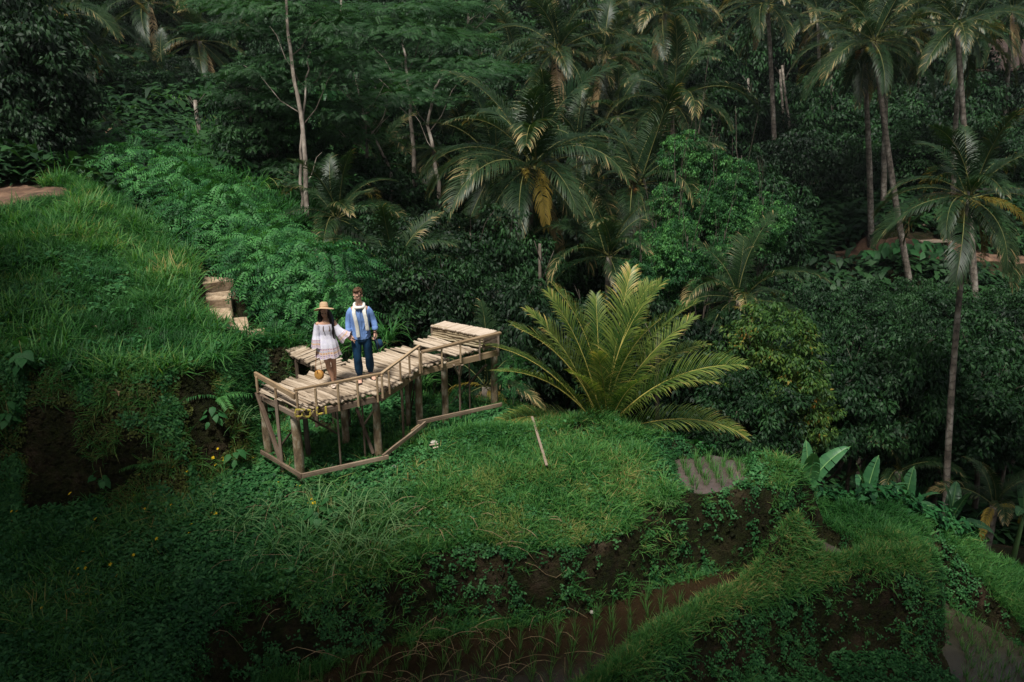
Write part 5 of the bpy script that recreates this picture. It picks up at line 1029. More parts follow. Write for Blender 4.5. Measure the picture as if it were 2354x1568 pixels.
# house with shingle roof and terraces at the upper right
hb = at(2345, 150, 62); hs_ = empty('house', (hb.x, hb.y, hb.z - 4)); tag(hs_, 'dark house under a low brown shingle roof at the upper right edge', 'house')
rw, rd, rh = 8.0, 5.0, 1.9
link('wall', boxmesh('wall', M['darkwood'], 6.6, 4.4, 3.4), hs_, (1.8, 1.5, 1.9))
rt = plain('roof_shingle', (.045, .028, .023), var=.4, scale=3, bmp=.5)
sh_me = boxmesh('shingle', rt, .56, .46, .05, .0)
base_z = 3.7
link('roof', tri_mesh('roof', np.array([[-2.4, -1.4, base_z], [5.9, -1.4, base_z], [5.9, 1.4, base_z + rh], [-1.2, 1.4, base_z + rh], [-2.4, 4.4, base_z], [5.9, 4.4, base_z]]), np.array([[0, 1, 2, 3], [3, 2, 5, 4]]), None, [rt]), hs_)
sl = math.atan2(rh, 2.8); k = 0
for r_ in range(8):
    for c_ in range(14):
        x = -2.2 + c_ * .57 + (.28 if r_ % 2 else 0) + r_ * .08
        if x > 5.8: continue
        link('shingle', sh_me, hs_, (x, -1.35 + (r_ + .5) * .35, base_z + .06 + (r_ + .5) * .35 * math.tan(sl) + random.uniform(-.01, .02)), (sl + .08, 0, 0)); k += 1
link('ridge_beam', beam_mesh(.2, .16, M['oldwood'], 'rb'), hs_, (-1.3, 1.4, base_z + rh + .05), None, (7.2, 1, 1))
for i in range(4): link('post', tube_mesh('post', [(0, 0, -1), (0, 0, 3.8)], [.1, .09], M['oldwood'], 7), hs_, (-1.8 + i * 2.3, -1.1, 0))
for k, (u, v, w) in enumerate(((2310, 225, 9), (2300, 345, 10), (2320, 460, 10))):
    p = at(u, v, (60, 56, 51)[k]); g_ = Hs(p.x, p.y); o = link('retaining_wall', boxmesh('retaining_wall', plain('mossy_block%d' % k, (.035, .04, .028), var=.5, scale=2, bmp=.6), w, .5, 1.3, .05, .05), None, (p.x + 1.5, p.y, g_ + .5)); tag(o, ('low dark mossy retaining wall under the house', 'long mossy retaining wall in the middle of the right terraces', 'lowest mossy terrace wall above the right palm crown')[k], 'wall')
# two tiny paddies far beyond, and the bank face stones are left to the ground
for k, (pts, lab) in enumerate((([(800, 262), (850, 255), (905, 262), (890, 275), (815, 276)], 'bright green distant paddy left of the forked tree'), ([(945, 245), (985, 232), (1000, 262), (960, 275)], 'small bright green distant paddy right of the forked tree'))):
    drape('rice_field', [ground_at(u, v, 30) for u, v in pts], plain('far_rice%d' % k, (.05, .19, .06), var=.35, scale=4, bmp=.5), lab, .35, .12, .2)

# ------------------------------------------------------------------ unseen tall trees, added to shade the corners and edges of the view
for i, (x, y, s, lab) in enumerate(((22, 12, 2.4, 'unseen tree added beyond the right edge to shade the lower paddies'), (16.5, 1, 2.5, 'unseen tree added to darken the lower right corner'), (-26, 11, 2.4, 'unseen tree added to darken the left side of the mound'), (-17.5, 1, 2.5, 'unseen tree added to darken the lower left corner'), (6.5, -1.8, 2.6, 'unseen tree added right of the viewpoint to shade the foreground'), (-6.5, -2.6, 2.6, 'unseen tree added left of the viewpoint to shade the foreground'))):
    g_ = Hs(x, y); t = empty('added_shade_tree', (x, y, g_)); tag(t, lab, 'tree', 'unseen trees added for shade'); h = 12.5 - g_
    link('trunk', LIMB['tree'][i % 3], t, (0, 0, 0), (0, 0, i), (2.2, 2.2, h / 5.5)); cx, cy = (-x * .28, 2.2 if abs(x) < 10 or y < 5 else 0)
    for j, (dx, dy) in enumerate(((0, 0), (3.6, 1), (-3.6, .5), (.5, 3.2), (-.5, -3.2))): link('crown', CROWN['dark'][(i + j) % 5], t, (cx + dx, cy + dy, h + random.uniform(-.5, .5)), (0, 0, random.uniform(0, 6)), (s * .85, s * .85, s * .5))
# ------------------------------------------------------------------ the couple
SK = plain('skin_man', (.58, .34, .245), rough=.5, spec=.35, var=.08, scale=12); SKW = plain('skin_woman', (.54, .31, .21), rough=.45, spec=.35, var=.08, scale=12)
def chain(s, pts, n=14, flat=(1, 1)):
    """closed tapered limb through (x, y, z, r) or (x, y, z, rx, ry)"""
    P = np.array([p[:3] for p in pts], float); r = np.array([p[3] for p in pts]); ry = np.array([p[4] if len(p) > 4 else p[3] for p in pts])
    # smooth resample
    m = (len(P) - 1) * 4 + 1; t = np.linspace(0, len(P) - 1, m); idx = np.arange(len(P))
    def cr(a):
        a = np.asarray(a, float); out = []
        for q in t:
            i = min(int(q), len(a) - 2); f = q - i; p0 = a[max(i - 1, 0)]; p1 = a[i]; p2 = a[i + 1]; p3 = a[min(i + 2, len(a) - 1)]
            out.append(.5 * (2 * p1 + (p2 - p0) * f + (2 * p0 - 5 * p1 + 4 * p2 - p3) * f * f + (3 * p1 - p0 - 3 * p2 + p3) * f ** 3))
        return np.array(out)
    P, r, ry = cr(P), cr(r), cr(ry); T = unit(np.gradient(P, axis=0)); X = np.array([1., 0, 0]); A = X - T * (T @ X)[:, None]; b = np.linalg.norm(A, axis=1) < .35
    A[b] = np.array([0, 0, 1.]) - T[b] * T[b][:, 2:3]; A = unit(A); B = np.cross(T, A); th = np.linspace(0, 2 * np.pi, n, endpoint=False)
    # rounded ends
    e0, e1 = P[0] - T[0] * min(r[0], ry[0]) * .6, P[-1] + T[-1] * min(r[-1], ry[-1]) * .6
    V = P[:, None] + np.cos(th)[None, :, None] * A[:, None] * r[:, None, None] + np.sin(th)[None, :, None] * B[:, None] * ry[:, None, None]; k = len(P); V = np.vstack([V.reshape(-1, 3), e0, e1]); F = []
    for i in range(k - 1):
        for j in range(n): a, b_, c, d = i * n + j, i * n + (j + 1) % n, (i + 1) * n + (j + 1) % n, (i + 1) * n + j; F += [(a, b_, c), (a, c, d)]
    for j in range(n): F += [(k * n, (j + 1) % n, j), (k * n + 1, (k - 1) * n + j, (k - 1) * n + (j + 1) % n)]
    s.add(V, F)
def ball(s, c, r, rot=None, sub=2):
    bm = bmesh.new(); bmesh.ops.create_icosphere(bm, subdivisions=sub, radius=1); V = np.array([v.co[:] for v in bm.verts]) * np.array(r); F = np.array([[v.index for v in f.verts] for f in bm.faces]); bm.free()
    if rot is not None: V = V @ rot.T
    s.add(V + np.array(c), F)
def fuse(s, name, m, voxel, parent, smooth=3, noise_=0):
    V, F, _, _ = s.arr(); me = tri_mesh(name, V, F, None, [m]); o = bpy.data.objects.new(name, me); COL.objects.link(o)
    r = o.modifiers.new('r', 'REMESH'); r.mode = 'VOXEL'; r.voxel_size = voxel; q = o.modifiers.new('s', 'SMOOTH'); q.iterations = smooth; q.factor = .5
    dg = bpy.context.evaluated_depsgraph_get(); new = bpy.data.meshes.new_from_object(o.evaluated_get(dg)); o.modifiers.clear(); o.data = new; bpy.data.meshes.remove(me); new.name = name
    new.polygons.foreach_set('use_smooth', np.ones(len(new.polygons), bool))
    if not new.materials: new.materials.append(m)
    o.parent = parent; return o
def hand(s, wrist, d, n_, up, curl=.7, sz=1.0, thumb=1):
    """palm, four unequal fingers and a thumb: d along the hand, up across the knuckles, n_ out of the palm"""
    d, up, n_ = unit(d), unit(up), unit(n_); w = np.array(wrist); g = lambda a, b, c: w + (d * a + up * b + n_ * c) * sz
    chain(s, [(*g(-.02, 0, 0), .024 * sz), (*g(.03, 0, 0), .034 * sz, .019 * sz), (*g(.075, 0, .002), .036 * sz, .017 * sz)], 10)
    for k, (o, L) in enumerate(((.028, .072), (.010, .08), (-.010, .075), (-.027, .058))):
        p = g(.08, o, 0); pts = [(*p, .0105 * sz)]; a = .15
        for j in range(3): a += curl * (.55 + .35 * j); p = p + (d * math.cos(a) + n_ * math.sin(a)) * L / 3 * 1.25 * sz; pts.append((*p, (.0098 - .001 * j) * sz))
        chain(s, pts, 7)
    chain(s, [(*g(.015, thumb * .026, .008), .013 * sz), (*g(.045, thumb * .05, .02), .0115 * sz), (*g(.07, thumb * .05, .038), .0095 * sz)], 7)
def head(s, c, yaw, pitch, k=1.0):
    Rm = rotz(yaw) @ rotx(pitch); L = lambda v: np.array(c) + Rm @ (np.array(v) * k)
    ball(s, L((0, .008, .035)), (.075 * k, .092 * k, .088 * k), Rm); ball(s, L((0, -.022, -.03)), (.060 * k, .066 * k, .078 * k), Rm); ball(s, L((0, -.045, -.088)), (.030 * k, .030 * k, .024 * k), Rm)
    ball(s, L((0, -.095, -.022)), (.012 * k, .02 * k, .022 * k), Rm); ball(s, L((0, -.088, .002)), (.009 * k, .012 * k, .03 * k), Rm)
    for q in (-1, 1): ball(s, L((q * .078, .01, -.012)), (.009 * k, .018 * k, .03 * k), Rm); ball(s, L((q * .03, -.07, .02)), (.024 * k, .014 * k, .010 * k), Rm); ball(s, L((q * .036, -.062, -.03)), (.022 * k, .018 * k, .02 * k), Rm)
    ball(s, L((0, -.083, -.056)), (.022 * k, .009 * k, .009 * k), Rm); return L, Rm
LIP = plain('lips', (.42, .12, .10)); EYEW = plain('eye_white', (.6, .55, .5)); EYE = plain('eye_dark', (.02, .014, .01), rough=.2)
def face(L, Rm, k, par, brow, lashes=False):
    for q in (-1, 1):
        s = Soup(); ball(s, L((q * .029, -.0775, .004)), (.0125 * k, .006 * k, .0055 * k), Rm, 1); link('eye', s.mesh('eye', [EYE]), par)
        s = Soup(); ball(s, L((q * .032, -.0845, .021)), (.018 * k, .004 * k, .003 * k), Rm, 1); link('eyebrow', s.mesh('eyebrow', [brow]), par)
    s = Soup(); ball(s, L((0, -.0885, -.0565)), (.020 * k, .006 * k, .005 * k), Rm, 1); link('lips', s.mesh('lips', [LIP]), par)
def part_chain(name, pts, m, par, n=12):
    s = Soup(); chain(s, pts, n); return link(name, s.mesh(name, [m], True), par)
def cloth(name, col, rough=.85, fold=.5, sc=9, stretch=(1, 1, .5), var=.12, fib=0):
    m, nt, b = mat(name); nz = noise(nt, sc, 4, stretch=stretch); nt.links.new(ramp(nt, nz, [(.3, tuple(c * (1 - var) for c in col)), (.7, tuple(min(1, c * (1 + var)) for c in col))]), b.inputs['Base Color'])
    b.inputs['Roughness'].default_value = rough; b.inputs['Specular IOR Level'].default_value = .2; bump(nt, b, nz, fold, .03); return m
BLUE = cloth('blue_linen', (.17, .29, .58), var=.25, fold=.7); NAVY = cloth('navy_trousers', (.010, .045, .10), fold=.7, var=.3); SCARF = cloth('cream_knit', (.78, .76, .69), sc=40, fold=.4, var=.06); HAIRM = plain('short_brown_hair', (.10, .052, .026), rough=.6, var=.4, scale=60); HAIRW = plain('long_black_hair', (.010, .007, .006), rough=.35, spec=.5, var=.4, scale=50)
LEATH = plain('black_leather', (.015, .013, .013), rough=.5); NAVYHAT = cloth('navy_felt', (.012, .04, .085), fold=.2); TAN = cloth('tan_felt', (.48, .33, .20), fold=.15, var=.08, sc=5)
# ---------------------------------------------------------------- man
mr = son(1394, 1458, .035); man = empty('person', mr, math.atan2(-mr.x, mr.y)); tag(man, 'man in blue linen shirt, cream scarf and navy trousers holding the woman\'s hand', 'person')
b = Soup()
chain(b, [(-.085, 0, .92, .09), (-.085, -.03, .70, .075), (-.083, -.045, .50, .056), (-.08, -.02, .46, .05), (-.075, .01, .32, .055), (-.07, .02, .10, .036), (-.07, .02, .06, .036)]); chain(b, [(.09, 0, .92, .09), (.105, -.0, .70, .075), (.12, .03, .50, .056), (.125, .06, .44, .05), (.13, .11, .30, .055), (.135, .14, .10, .036), (.135, .14, .07, .036)])
for fx, fy, yw in ((-.07, .02, -.05), (.135, .14, .45)):
    c_, s_ = math.cos(yw), math.sin(yw); T_ = lambda a, bb, z: (fx + a * c_ + bb * s_, fy + a * s_ - bb * c_, z); chain(b, [(*T_(0, -.05, .045), .032, .034), (*T_(0, .04, .05), .036, .034), (*T_(0, .12, .03), .044, .02), (*T_(0, .16, .022), .04, .014)])
    for j in range(5): chain(b, [(*T_((j - 2) * .016, .15, .022), .009), (*T_((j - 2) * .018, .19 - .006 * abs(j - 1), .016), .009)], 6)
chain(b, [(0, 0, .90, .16, .105), (0, 0, 1.0, .155, .10), (0, 0, 1.12, .145, .095), (0, .0, 1.30, .17, .11), (0, .01, 1.44, .17, .10), (0, .015, 1.50, .10, .075), (0, .0, 1.55, .055, .058), (0, -.012, 1.64, .052, .055)], 18)
for P in (((-.13, .01, 1.39, .044), (-.19, .01, 1.33, .048), (-.225, .01, 1.18, .042), (-.215, -.03, 1.05, .036), (-.19, -.06, .95, .026)), ((.13, .01, 1.39, .044), (.195, .02, 1.33, .048), (.25, .03, 1.18, .042), (.265, -.01, 1.06, .036), (.262, -.05, .97, .027))): chain(b, list(P))
hand(b, (-.19, -.06, .945), (.35, -.25, -.9), (.75, .5, .1), (.1, -.9, .2), .75, 1.05, 1); hand(b, (.262, -.05, .96), (.1, -.1, -1), (-.9, .1, 0), (0, -1, 0), .85, 1.05, 1)
L, Rm = head(b, (-.012, -.02, 1.705), R(-34), R(10), 1.05); body = fuse(b, 'body', SK, .0065, man, 2)
face(L, Rm, 1.05, man, HAIRM)
hs = Soup()
for p, rr in (((0, .022, .062), (.080, .094, .072)), ((0, -.03, .098), (.062, .058, .036)), ((0, .07, .02), (.066, .045, .07)), ((.01, -.06, .108), (.045, .03, .026))): ball(hs, L(p), rr, Rm)
for q in (-1, 1): ball(hs, L((q * .068, .015, .03)), (.016, .045, .04), Rm)
r_ = np.random.default_rng(4)
for k in range(60): d = unit(r_.normal(size=3) + np.array([0, -.2, 1.0])); a = L(d * np.array([.075, .085, .075]) + np.array([0, .012, .055])); e = L(d * np.array([.083, .095, .092]) + np.array([0, -.0, .06])); chain(hs, [(*a, .008), (*e, .004)], 5)
fuse(hs, 'hair', HAIRM, .006, man, 1)
sh = Soup()
chain(sh, [(0, 0, .87, .185, .13), (0, 0, .97, .178, .122), (0, 0, 1.12, .170, .115), (0, 0, 1.30, .182, .125), (0, .01, 1.41, .172, .112), (0, .012, 1.455, .148, .10), (0, .01, 1.50, .088, .076)], 22)
for sd, P in ((-1, ((-.135, .01, 1.425, .060), (-.185, .01, 1.35, .062), (-.215, .01, 1.2, .057), (-.222, -.015, 1.10, .056), (-.215, -.03, 1.045, .056))), (1, ((.135, .01, 1.425, .060), (.19, .02, 1.35, .062), (.236, .03, 1.2, .057), (.262, .0, 1.11, .056), (.265, -.018, 1.05, .056)))):
    chain(sh, list(P)); e = P[-1]; chain(sh, [(e[0], e[1], e[2] + .02, .060), (e[0], e[1] - .008, e[2] - .025, .060)])
r_ = np.random.default_rng(5)
for k in range(14):
    z0 = r_.uniform(.95, 1.35); x0 = r_.uniform(-.13, .13); chain(sh, [(x0, -.105, z0, .007), (x0 + r_.uniform(-.06, .06), -.112, z0 - r_.uniform(.04, .12), .006)], 6)
shirt = fuse(sh, 'shirt', BLUE, .0075, man, 2)
sp_ = Soup(); V = [(-.004, -.128, .9), (.006, -.128, .9), (.006, -.135, 1.45), (-.004, -.135, 1.45)]
part_chain('shirt_placket', [(.012, -.122, .89, .012, .006), (.01, -.118, 1.1, .012, .006), (.004, -.126, 1.3, .012, .006), (0, -.11, 1.45, .012, .006)], BLUE, man, 8)
tr_ = Soup()
chain(tr_, [(0, 0, .98, .165, .115), (0, 0, .90, .178, .125), (0, 0, .82, .165, .12)], 20)
chain(tr_, [(-.09, 0, .88, .098), (-.092, -.025, .70, .092), (-.088, -.045, .50, .076), (-.086, -.02, .40, .078), (-.078, .01, .25, .08), (-.072, .015, .17, .066), (-.07, .02, .13, .050), (-.07, .02, .10, .052)]); chain(tr_, [(.09, 0, .88, .098), (.106, .0, .70, .09), (.122, .03, .50, .076), (.13, .06, .40, .078), (.134, .11, .26, .08), (.136, .13, .18, .066), (.136, .14, .145, .050), (.136, .14, .115, .052)])
for cx, cy, z in ((-.085, -.09, .46), (-.08, -.06, .33), (-.075, -.05, .22), (.125, -.03, .46), (.132, .035, .33), (.135, .06, .23), (-.09, -.08, .78), (.1, -.08, .78)):
    for k in range(3): chain(tr_, [(cx - .05, cy + .012, z + k * .028, .009), (cx, cy, z + k * .028 - .012 * (k % 2), .011), (cx + .05, cy + .014, z + k * .03 + .01, .009)], 6)
fuse(tr_, 'trousers', NAVY, .008, man, 2)
# scarf: wrapped loop and two hanging ends
n = 22; ring = [(.088 * math.cos(a) * 1.0, -.028 + .088 * math.sin(a), 1.52 - .04 * max(0, -math.sin(a)) + .01 * math.sin(3 * a), .027, .032) for a in np.linspace(0, 2 * math.pi, n)]
sc_ = Soup(); chain(sc_, ring, 9)
for pts in (((-.085, -.06, 1.50), (-.105, -.12, 1.40), (-.085, -.145, 1.28), (-.06, -.142, 1.10), (-.05, -.145, .93)), ((.085, -.05, 1.50), (.085, -.125, 1.40), (.105, -.145, 1.28), (.12, -.145, 1.12), (.125, -.14, 1.05))): chain(sc_, [(*p, .036, .013) for p in pts], 10)
fuse(sc_, 'scarf', SCARF, .0065, man, 1)
for nm, p0 in (('bracelet', (-.192, -.06, .965)), ('bracelet', (.263, -.047, .985))):
    part_chain(nm, [(p0[0] + .031 * math.cos(a), p0[1] + .03 * math.sin(a), p0[2] + .006 * math.cos(a), .0065) for a in np.linspace(0, 6.28, 13)], LEATH, man, 6)
for fx, fy, yw in ((-.07, .02, -.05), (.135, .14, .45)):
    c_, s_ = math.cos(yw), math.sin(yw); T_ = lambda a, bb, z: (fx + a * c_ + bb * s_, fy + a * s_ - bb * c_, z); s = Soup(); chain(s, [(*T_(0, -.07, .010), .036, .010), (*T_(0, .03, .010), .038, .010), (*T_(0, .13, .010), .050, .010), (*T_(0, .205, .010), .036, .010)], 12)
    for bb, hh, ww in ((.05, .075, .046), (.10, .058, .052), (-.03, .075, .038)): chain(s, [(*T_(ww * math.cos(a), bb, max(.01, hh * math.sin(a))), .008, .014) for a in np.linspace(0, 3.14, 9)], 6)
    link('sandal', s.mesh('sandal', [LEATH], True), man)
# hat in his hand
hh = empty('hat', Vector((0, 0, 0))); W_ = Matrix.Translation(mr) @ Matrix.Rotation(man.rotation_euler.z, 4, 'Z')
def lathe(prof, n, m, name, warp=0.):
    V = [(r * math.cos(a), r * math.sin(a), z + warp * r * math.sin(2 * a)) for r, z in prof for a in np.linspace(0, 2 * math.pi, n, endpoint=False)]; k = len(prof); F = [(i * n + j, i * n + (j + 1) % n, (i + 1) * n + (j + 1) % n, (i + 1) * n + j) for i in range(k - 1) for j in range(n)]
    me = tri_mesh(name, np.array(V), np.array(F), None, [m], None, True); return me
hat_prof = [(.001, .118), (.05, .116), (.078, .10), (.088, .06), (.092, .015), (.10, .004), (.14, -.002), (.175, -.01), (.174, -.016), (.14, -.008), (.098, -.003), (.088, .012), (.082, .06)]
tag(hh, 'navy felt hat held by its brim in the man\'s left hand', 'hat'); hh.matrix_world = W_ @ Matrix.Translation((.275, -.06, .735)) @ Euler((R(12), R(78), R(20))).to_matrix().to_4x4()
link('felt', lathe(hat_prof, 28, NAVYHAT, 'felt', .05), hh); link('hat_band', lathe([(.094, .012), (.0945, .03), (.0915, .035)], 28, LEATH, 'hat_band'), hh)
# ---------------------------------------------------------------- woman
wr_ = son(1267, 1474, .035); wom = empty('person', wr_, math.atan2(-wr_.x, wr_.y)); tag(wom, 'woman in off-shoulder white patterned dress and wide tan hat, looking down', 'person')
b = Soup()
chain(b, [(-.065, .0, .78, .078), (-.045, -.02, .60, .070), (-.02, -.04, .44, .050), (-.012, -.03, .36, .047), (.03, -.02, .22, .045), (.045, -.02, .10, .030), (.05, -.02, .06, .029)]); chain(b, [(.065, .0, .78, .078), (.075, -.0, .60, .070), (.085, .005, .44, .050), (.085, .02, .36, .047), (.085, .06, .22, .045), (.085, .07, .11, .030), (.085, .075, .07, .029)])
for fx, fy in ((.05, -.02), (.085, .075)): chain(b, [(fx, fy + .045, .045, .024, .026), (fx, fy - .03, .045, .028, .026), (fx, fy - .10, .025, .032, .016), (fx, fy - .13, .02, .026, .012)])
chain(b, [(0, 0, .76, .135, .10), (0, 0, .88, .12, .085), (0, 0, .98, .105, .078), (0, 0, 1.12, .125, .085), (0, .0, 1.22, .13, .075), (0, .008, 1.27, .08, .055), (0, 0, 1.31, .043, .045), (-.005, -.01, 1.38, .041, .044)], 18)
chain(b, [(-.14, 0, 1.235, .042), (-.165, 0, 1.14, .037), (-.18, -.005, 1.0, .032), (-.185, -.02, .88, .028), (-.185, -.03, .72, .021)]); chain(b, [(.135, 0, 1.24, .045), (.175, .0, 1.17, .038), (.225, -.02, 1.07, .032), (.30, -.04, 1.0, .028), (.385, -.05, .935, .021)])
hand(b, (-.185, -.03, .71), (0, -.1, -1), (.9, -.1, 0), (0, -1, 0), .8, .88, -1); hand(b, (.385, -.05, .935), (.8, -.05, -.6), (.3, -.1, -.8), (0, -1, .2), .6, .88, 1)
L, Rm = head(b, (-.015, -.02, 1.445), R(-6), R(16), .93); fuse(b, 'body', SKW, .0062, wom, 2); face(L, Rm, .93, wom, HAIRW)
hs = Soup()
for p, rr in (((0, .03, .04), (.083, .088, .09)), ((0, .06, -.05), (.08, .05, .10))): ball(hs, L(p), rr, Rm)
for x0, x1, y1, z1, r0 in ((-.066, -.085, .0, 1.27, .03), (-.078, -.115, .02, 1.20, .028), (.066, .085, -.03, 1.22, .032), (.075, .10, -.045, 1.05, .034), (.085, .115, -.05, .96, .026), (.05, .06, .09, 1.1, .045), (-.04, -.05, .09, 1.12, .045), (.09, .13, -.02, 1.12, .028), (.0, .0, .10, 1.08, .05)):
    a = L((x0, .005 if abs(x0) > .055 else .07, .03)); md = (a[0] * .35 + x1 * .65 + (.015 if x1 > 0 else -.015), y1, (a[2] + z1) / 2); chain(hs, [(*a, r0 * .8), (*md, r0), (x1, y1 - .01, z1, r0 * .75), (x1 + .006, y1 - .01, z1 - .06, r0 * .3)], 8)
fuse(hs, 'hair', HAIRW, .007, wom, 1)
# dress with woven bands near hem and cuffs
def dressmat(name, bands_from, height):
    m, nt, b = mat(name); at_ = N(nt, 'ShaderNodeAttribute', attribute_name='tint'); ang = N(nt, 'ShaderNodeAttribute', attribute_name='around')
    f = at_.outputs['Fac']                    # 0 at the hem, 1 = 0.2 m above it
    base = ramp(nt, noise(nt, 14, 3), [(.3, (.74, .72, .86)), (.7, (.86, .85, .93))])
    st = ramp(nt, f, [(0, (.80, .74, .84)), (.10, (.36, .22, .42)), (.16, (.72, .62, .75)), (.24, (.26, .16, .34)), (.32, (.78, .70, .74)), (.38, (.60, .28, .14)), (.46, (.62, .36, .14)), (.56, (.76, .72, .84)), (.62, (.16, .18, .46)), (.67, (.80, .76, .86)), (.76, (.45, .20, .26)), (.82, (.40, .26, .48)), (.88, (.82, .80, .9))])
    st.node.color_ramp.interpolation = 'CONSTANT'
    mot = math_(nt, 'FRACT', math_(nt, 'MULTIPLY', ang.outputs['Fac'], 1.0)); mo = ramp(nt, mot, [(0, (1, 1, 1)), (.55, (0, 0, 0))]); mo.node.color_ramp.interpolation = 'CONSTANT'
    patt = mixc(nt, mixc(nt, .8, (0, 0, 0), mo), st, (.72, .60, .55)); sel = ramp(nt, f, [(0, (1, 1, 1)), (.93, (0, 0, 0))]); sel.node.color_ramp.interpolation = 'CONSTANT'
    nt.links.new(mixc(nt, sel, base, patt), b.inputs['Base Color']); b.inputs['Roughness'].default_value = .85; b.inputs['Specular IOR Level'].default_value = .15
    tr = nt.nodes.new('ShaderNodeBsdfTranslucent'); tr.inputs[0].default_value = (.7, .68, .8, 1); mx = nt.nodes.new('ShaderNodeMixShader'); mx.inputs[0].default_value = .15; nt.links.new(b.outputs[0], mx.inputs[1]); nt.links.new(tr.outputs[0], mx.inputs[2]); nt.links.new(mx.outputs[0], nt.nodes['Material Output'].inputs[0]); return m
DRESS = dressmat('white_patterned_cotton', 0, 1)
def gown(name, rings, pleats, amp, par, band=.2, n=72, ph=0.):
    """rings: (centre, axis tilt dir, rx, ry) from top to hem along a path; hem ripples"""
    C = np.array([r[0] for r in rings], float); m = (len(C) - 1) * 5 + 1; t = np.linspace(0, len(C) - 1, m); itp = lambda a: np.stack([np.interp(t, np.arange(len(C)), np.asarray(a)[:, k]) for k in range(np.asarray(a).shape[1])], 1)
    P = itp(C); Rr = itp([(r[1], r[2]) for r in rings]); T = unit(np.gradient(P, axis=0)); X = np.array([0., 1, 0]); Bv = unit(X - T * (T @ X)[:, None]); A = np.cross(Bv, T); th = np.linspace(0, 2 * np.pi, n, endpoint=False); seg = np.r_[0, np.cumsum(np.linalg.norm(np.diff(P, axis=0), axis=1))]; tot = seg[-1]; V, ti, ar = [], [], []
    for i in range(m):
        f = seg[i] / tot; a_ = amp * f ** 1.3; w = 1 + a_ * (np.sin(pleats * th + ph) * .7 + np.sin((pleats * .5) * th + 1.3 + ph) * .5 + .25 * np.sin(pleats * 2.3 * th + 4 * f))
        drop = (.012 * np.sin(pleats * th * .5 + 2)) * f ** 4
        V.append(P[i] + A[i] * (np.cos(th) * Rr[i, 0] * w)[:, None] + Bv[i] * (np.sin(th) * Rr[i, 1] * w)[:, None] + T[i] * drop[:, None]); ti += [min(1.5, (tot - seg[i]) / band)] * n; ar += list(np.abs(th - np.pi) * 14 / np.pi)
    F = [(i * n + j, i * n + (j + 1) % n, (i + 1) * n + (j + 1) % n, (i + 1) * n + j) for i in range(m - 1) for j in range(n)]
    me = tri_mesh(name, np.concatenate(V), np.array(F), ti, [DRESS], None, True); a = me.attributes.new('around', 'FLOAT', 'POINT'); a.data.foreach_set('value', np.array(ar, np.float32)); return link(name, me, par)
gown('dress', [((0, 0, 1.225), .155, .095), ((0, 0, 1.20), .158, .10), ((0, 0, 1.12), .150, .108), ((0, 0, 1.02), .138, .10), ((0, 0, .95), .15, .11), ((0, 0, .84), .185, .14), ((0, 0, .72), .205, .16), ((0.005, 0, .585), .228, .185)], 12, .075, wom, .21)
gown('sleeve', [((-.145, 0, 1.215), .065, .075), ((-.165, 0, 1.13), .063, .07), ((-.185, -.005, 1.0), .068, .075), ((-.188, -.015, .92), .085, .09), ((-.19, -.02, .78), .105, .115)], 9, .09, wom, .17, 48, 1)
gown('sleeve', [((.165, 0, 1.17), .055, .065), ((.20, -.01, 1.10), .065, .075), ((.245, -.02, 1.02), .095, .09), ((.31, -.03, .955), .125, .10), ((.345, -.035, .925), .14, .105)], 9, .09, wom, .15, 48, 2)
for q in (-1, 1): part_chain('neck_tie', [(q * .05, -.098, 1.20, .006), (q * .06, -.115, 1.15, .007), (q * .045, -.122, 1.10, .01)], HAIRM, wom, 6)
part_chain('necklace', [(.05 * math.cos(a), -.045 - .02 * math.sin(a), 1.285 - .035 * math.sin(a), .003) for a in np.linspace(0, 3.14, 9)], plain('gold', (.5, .33, .1), rough=.3), wom, 5)
# hat on her head
ht_w = W2 = None
hw = empty('hat_root'); bpy.data.objects.remove(hw)
hp = [(.001, .135), (.05, .133), (.075, .118), (.086, .08), (.090, .03), (.096, .012), (.13, .004), (.175, -.006), (.205, -.02), (.207, -.026), (.175, -.012), (.13, -.002), (.094, .004), (.086, .03)]
ho = link('hat', lathe(hp, 36, TAN, 'hat', .07), wom, tuple(L((0, .030, .066))), (R(-20), R(3), R(10)), .88); ho['label'] = 'wide-brimmed tan felt hat'
link('hat_band', lathe([(.0915, .016), (.0925, .028), (.0885, .042)], 36, plain('dark_tan_band', (.30, .17, .08)), 'hat_band'), ho)
CRM = plain('cream_espadrille', (.72, .60, .50), var=.2, scale=30)
for fx, fy in ((.05, -.02), (.085, .075)):
    s = Soup(); chain(s, [(fx, fy + .05, .012, .030, .014), (fx, fy - .04, .012, .034, .014), (fx, fy - .11, .012, .040, .014), (fx, fy - .16, .012, .028, .013)], 12)
    for yy, hz, ww in ((-.125, .04, .037), (-.095, .05, .037), (-.06, .058, .034), (.03, .075, .030)): chain(s, [(fx + ww * math.cos(a), fy + yy, max(.012, hz * math.sin(a) + .008), .008, .013) for a in np.linspace(0, 3.14, 9)], 6)
    link('shoe', s.mesh('shoe', [CRM], True), wom)
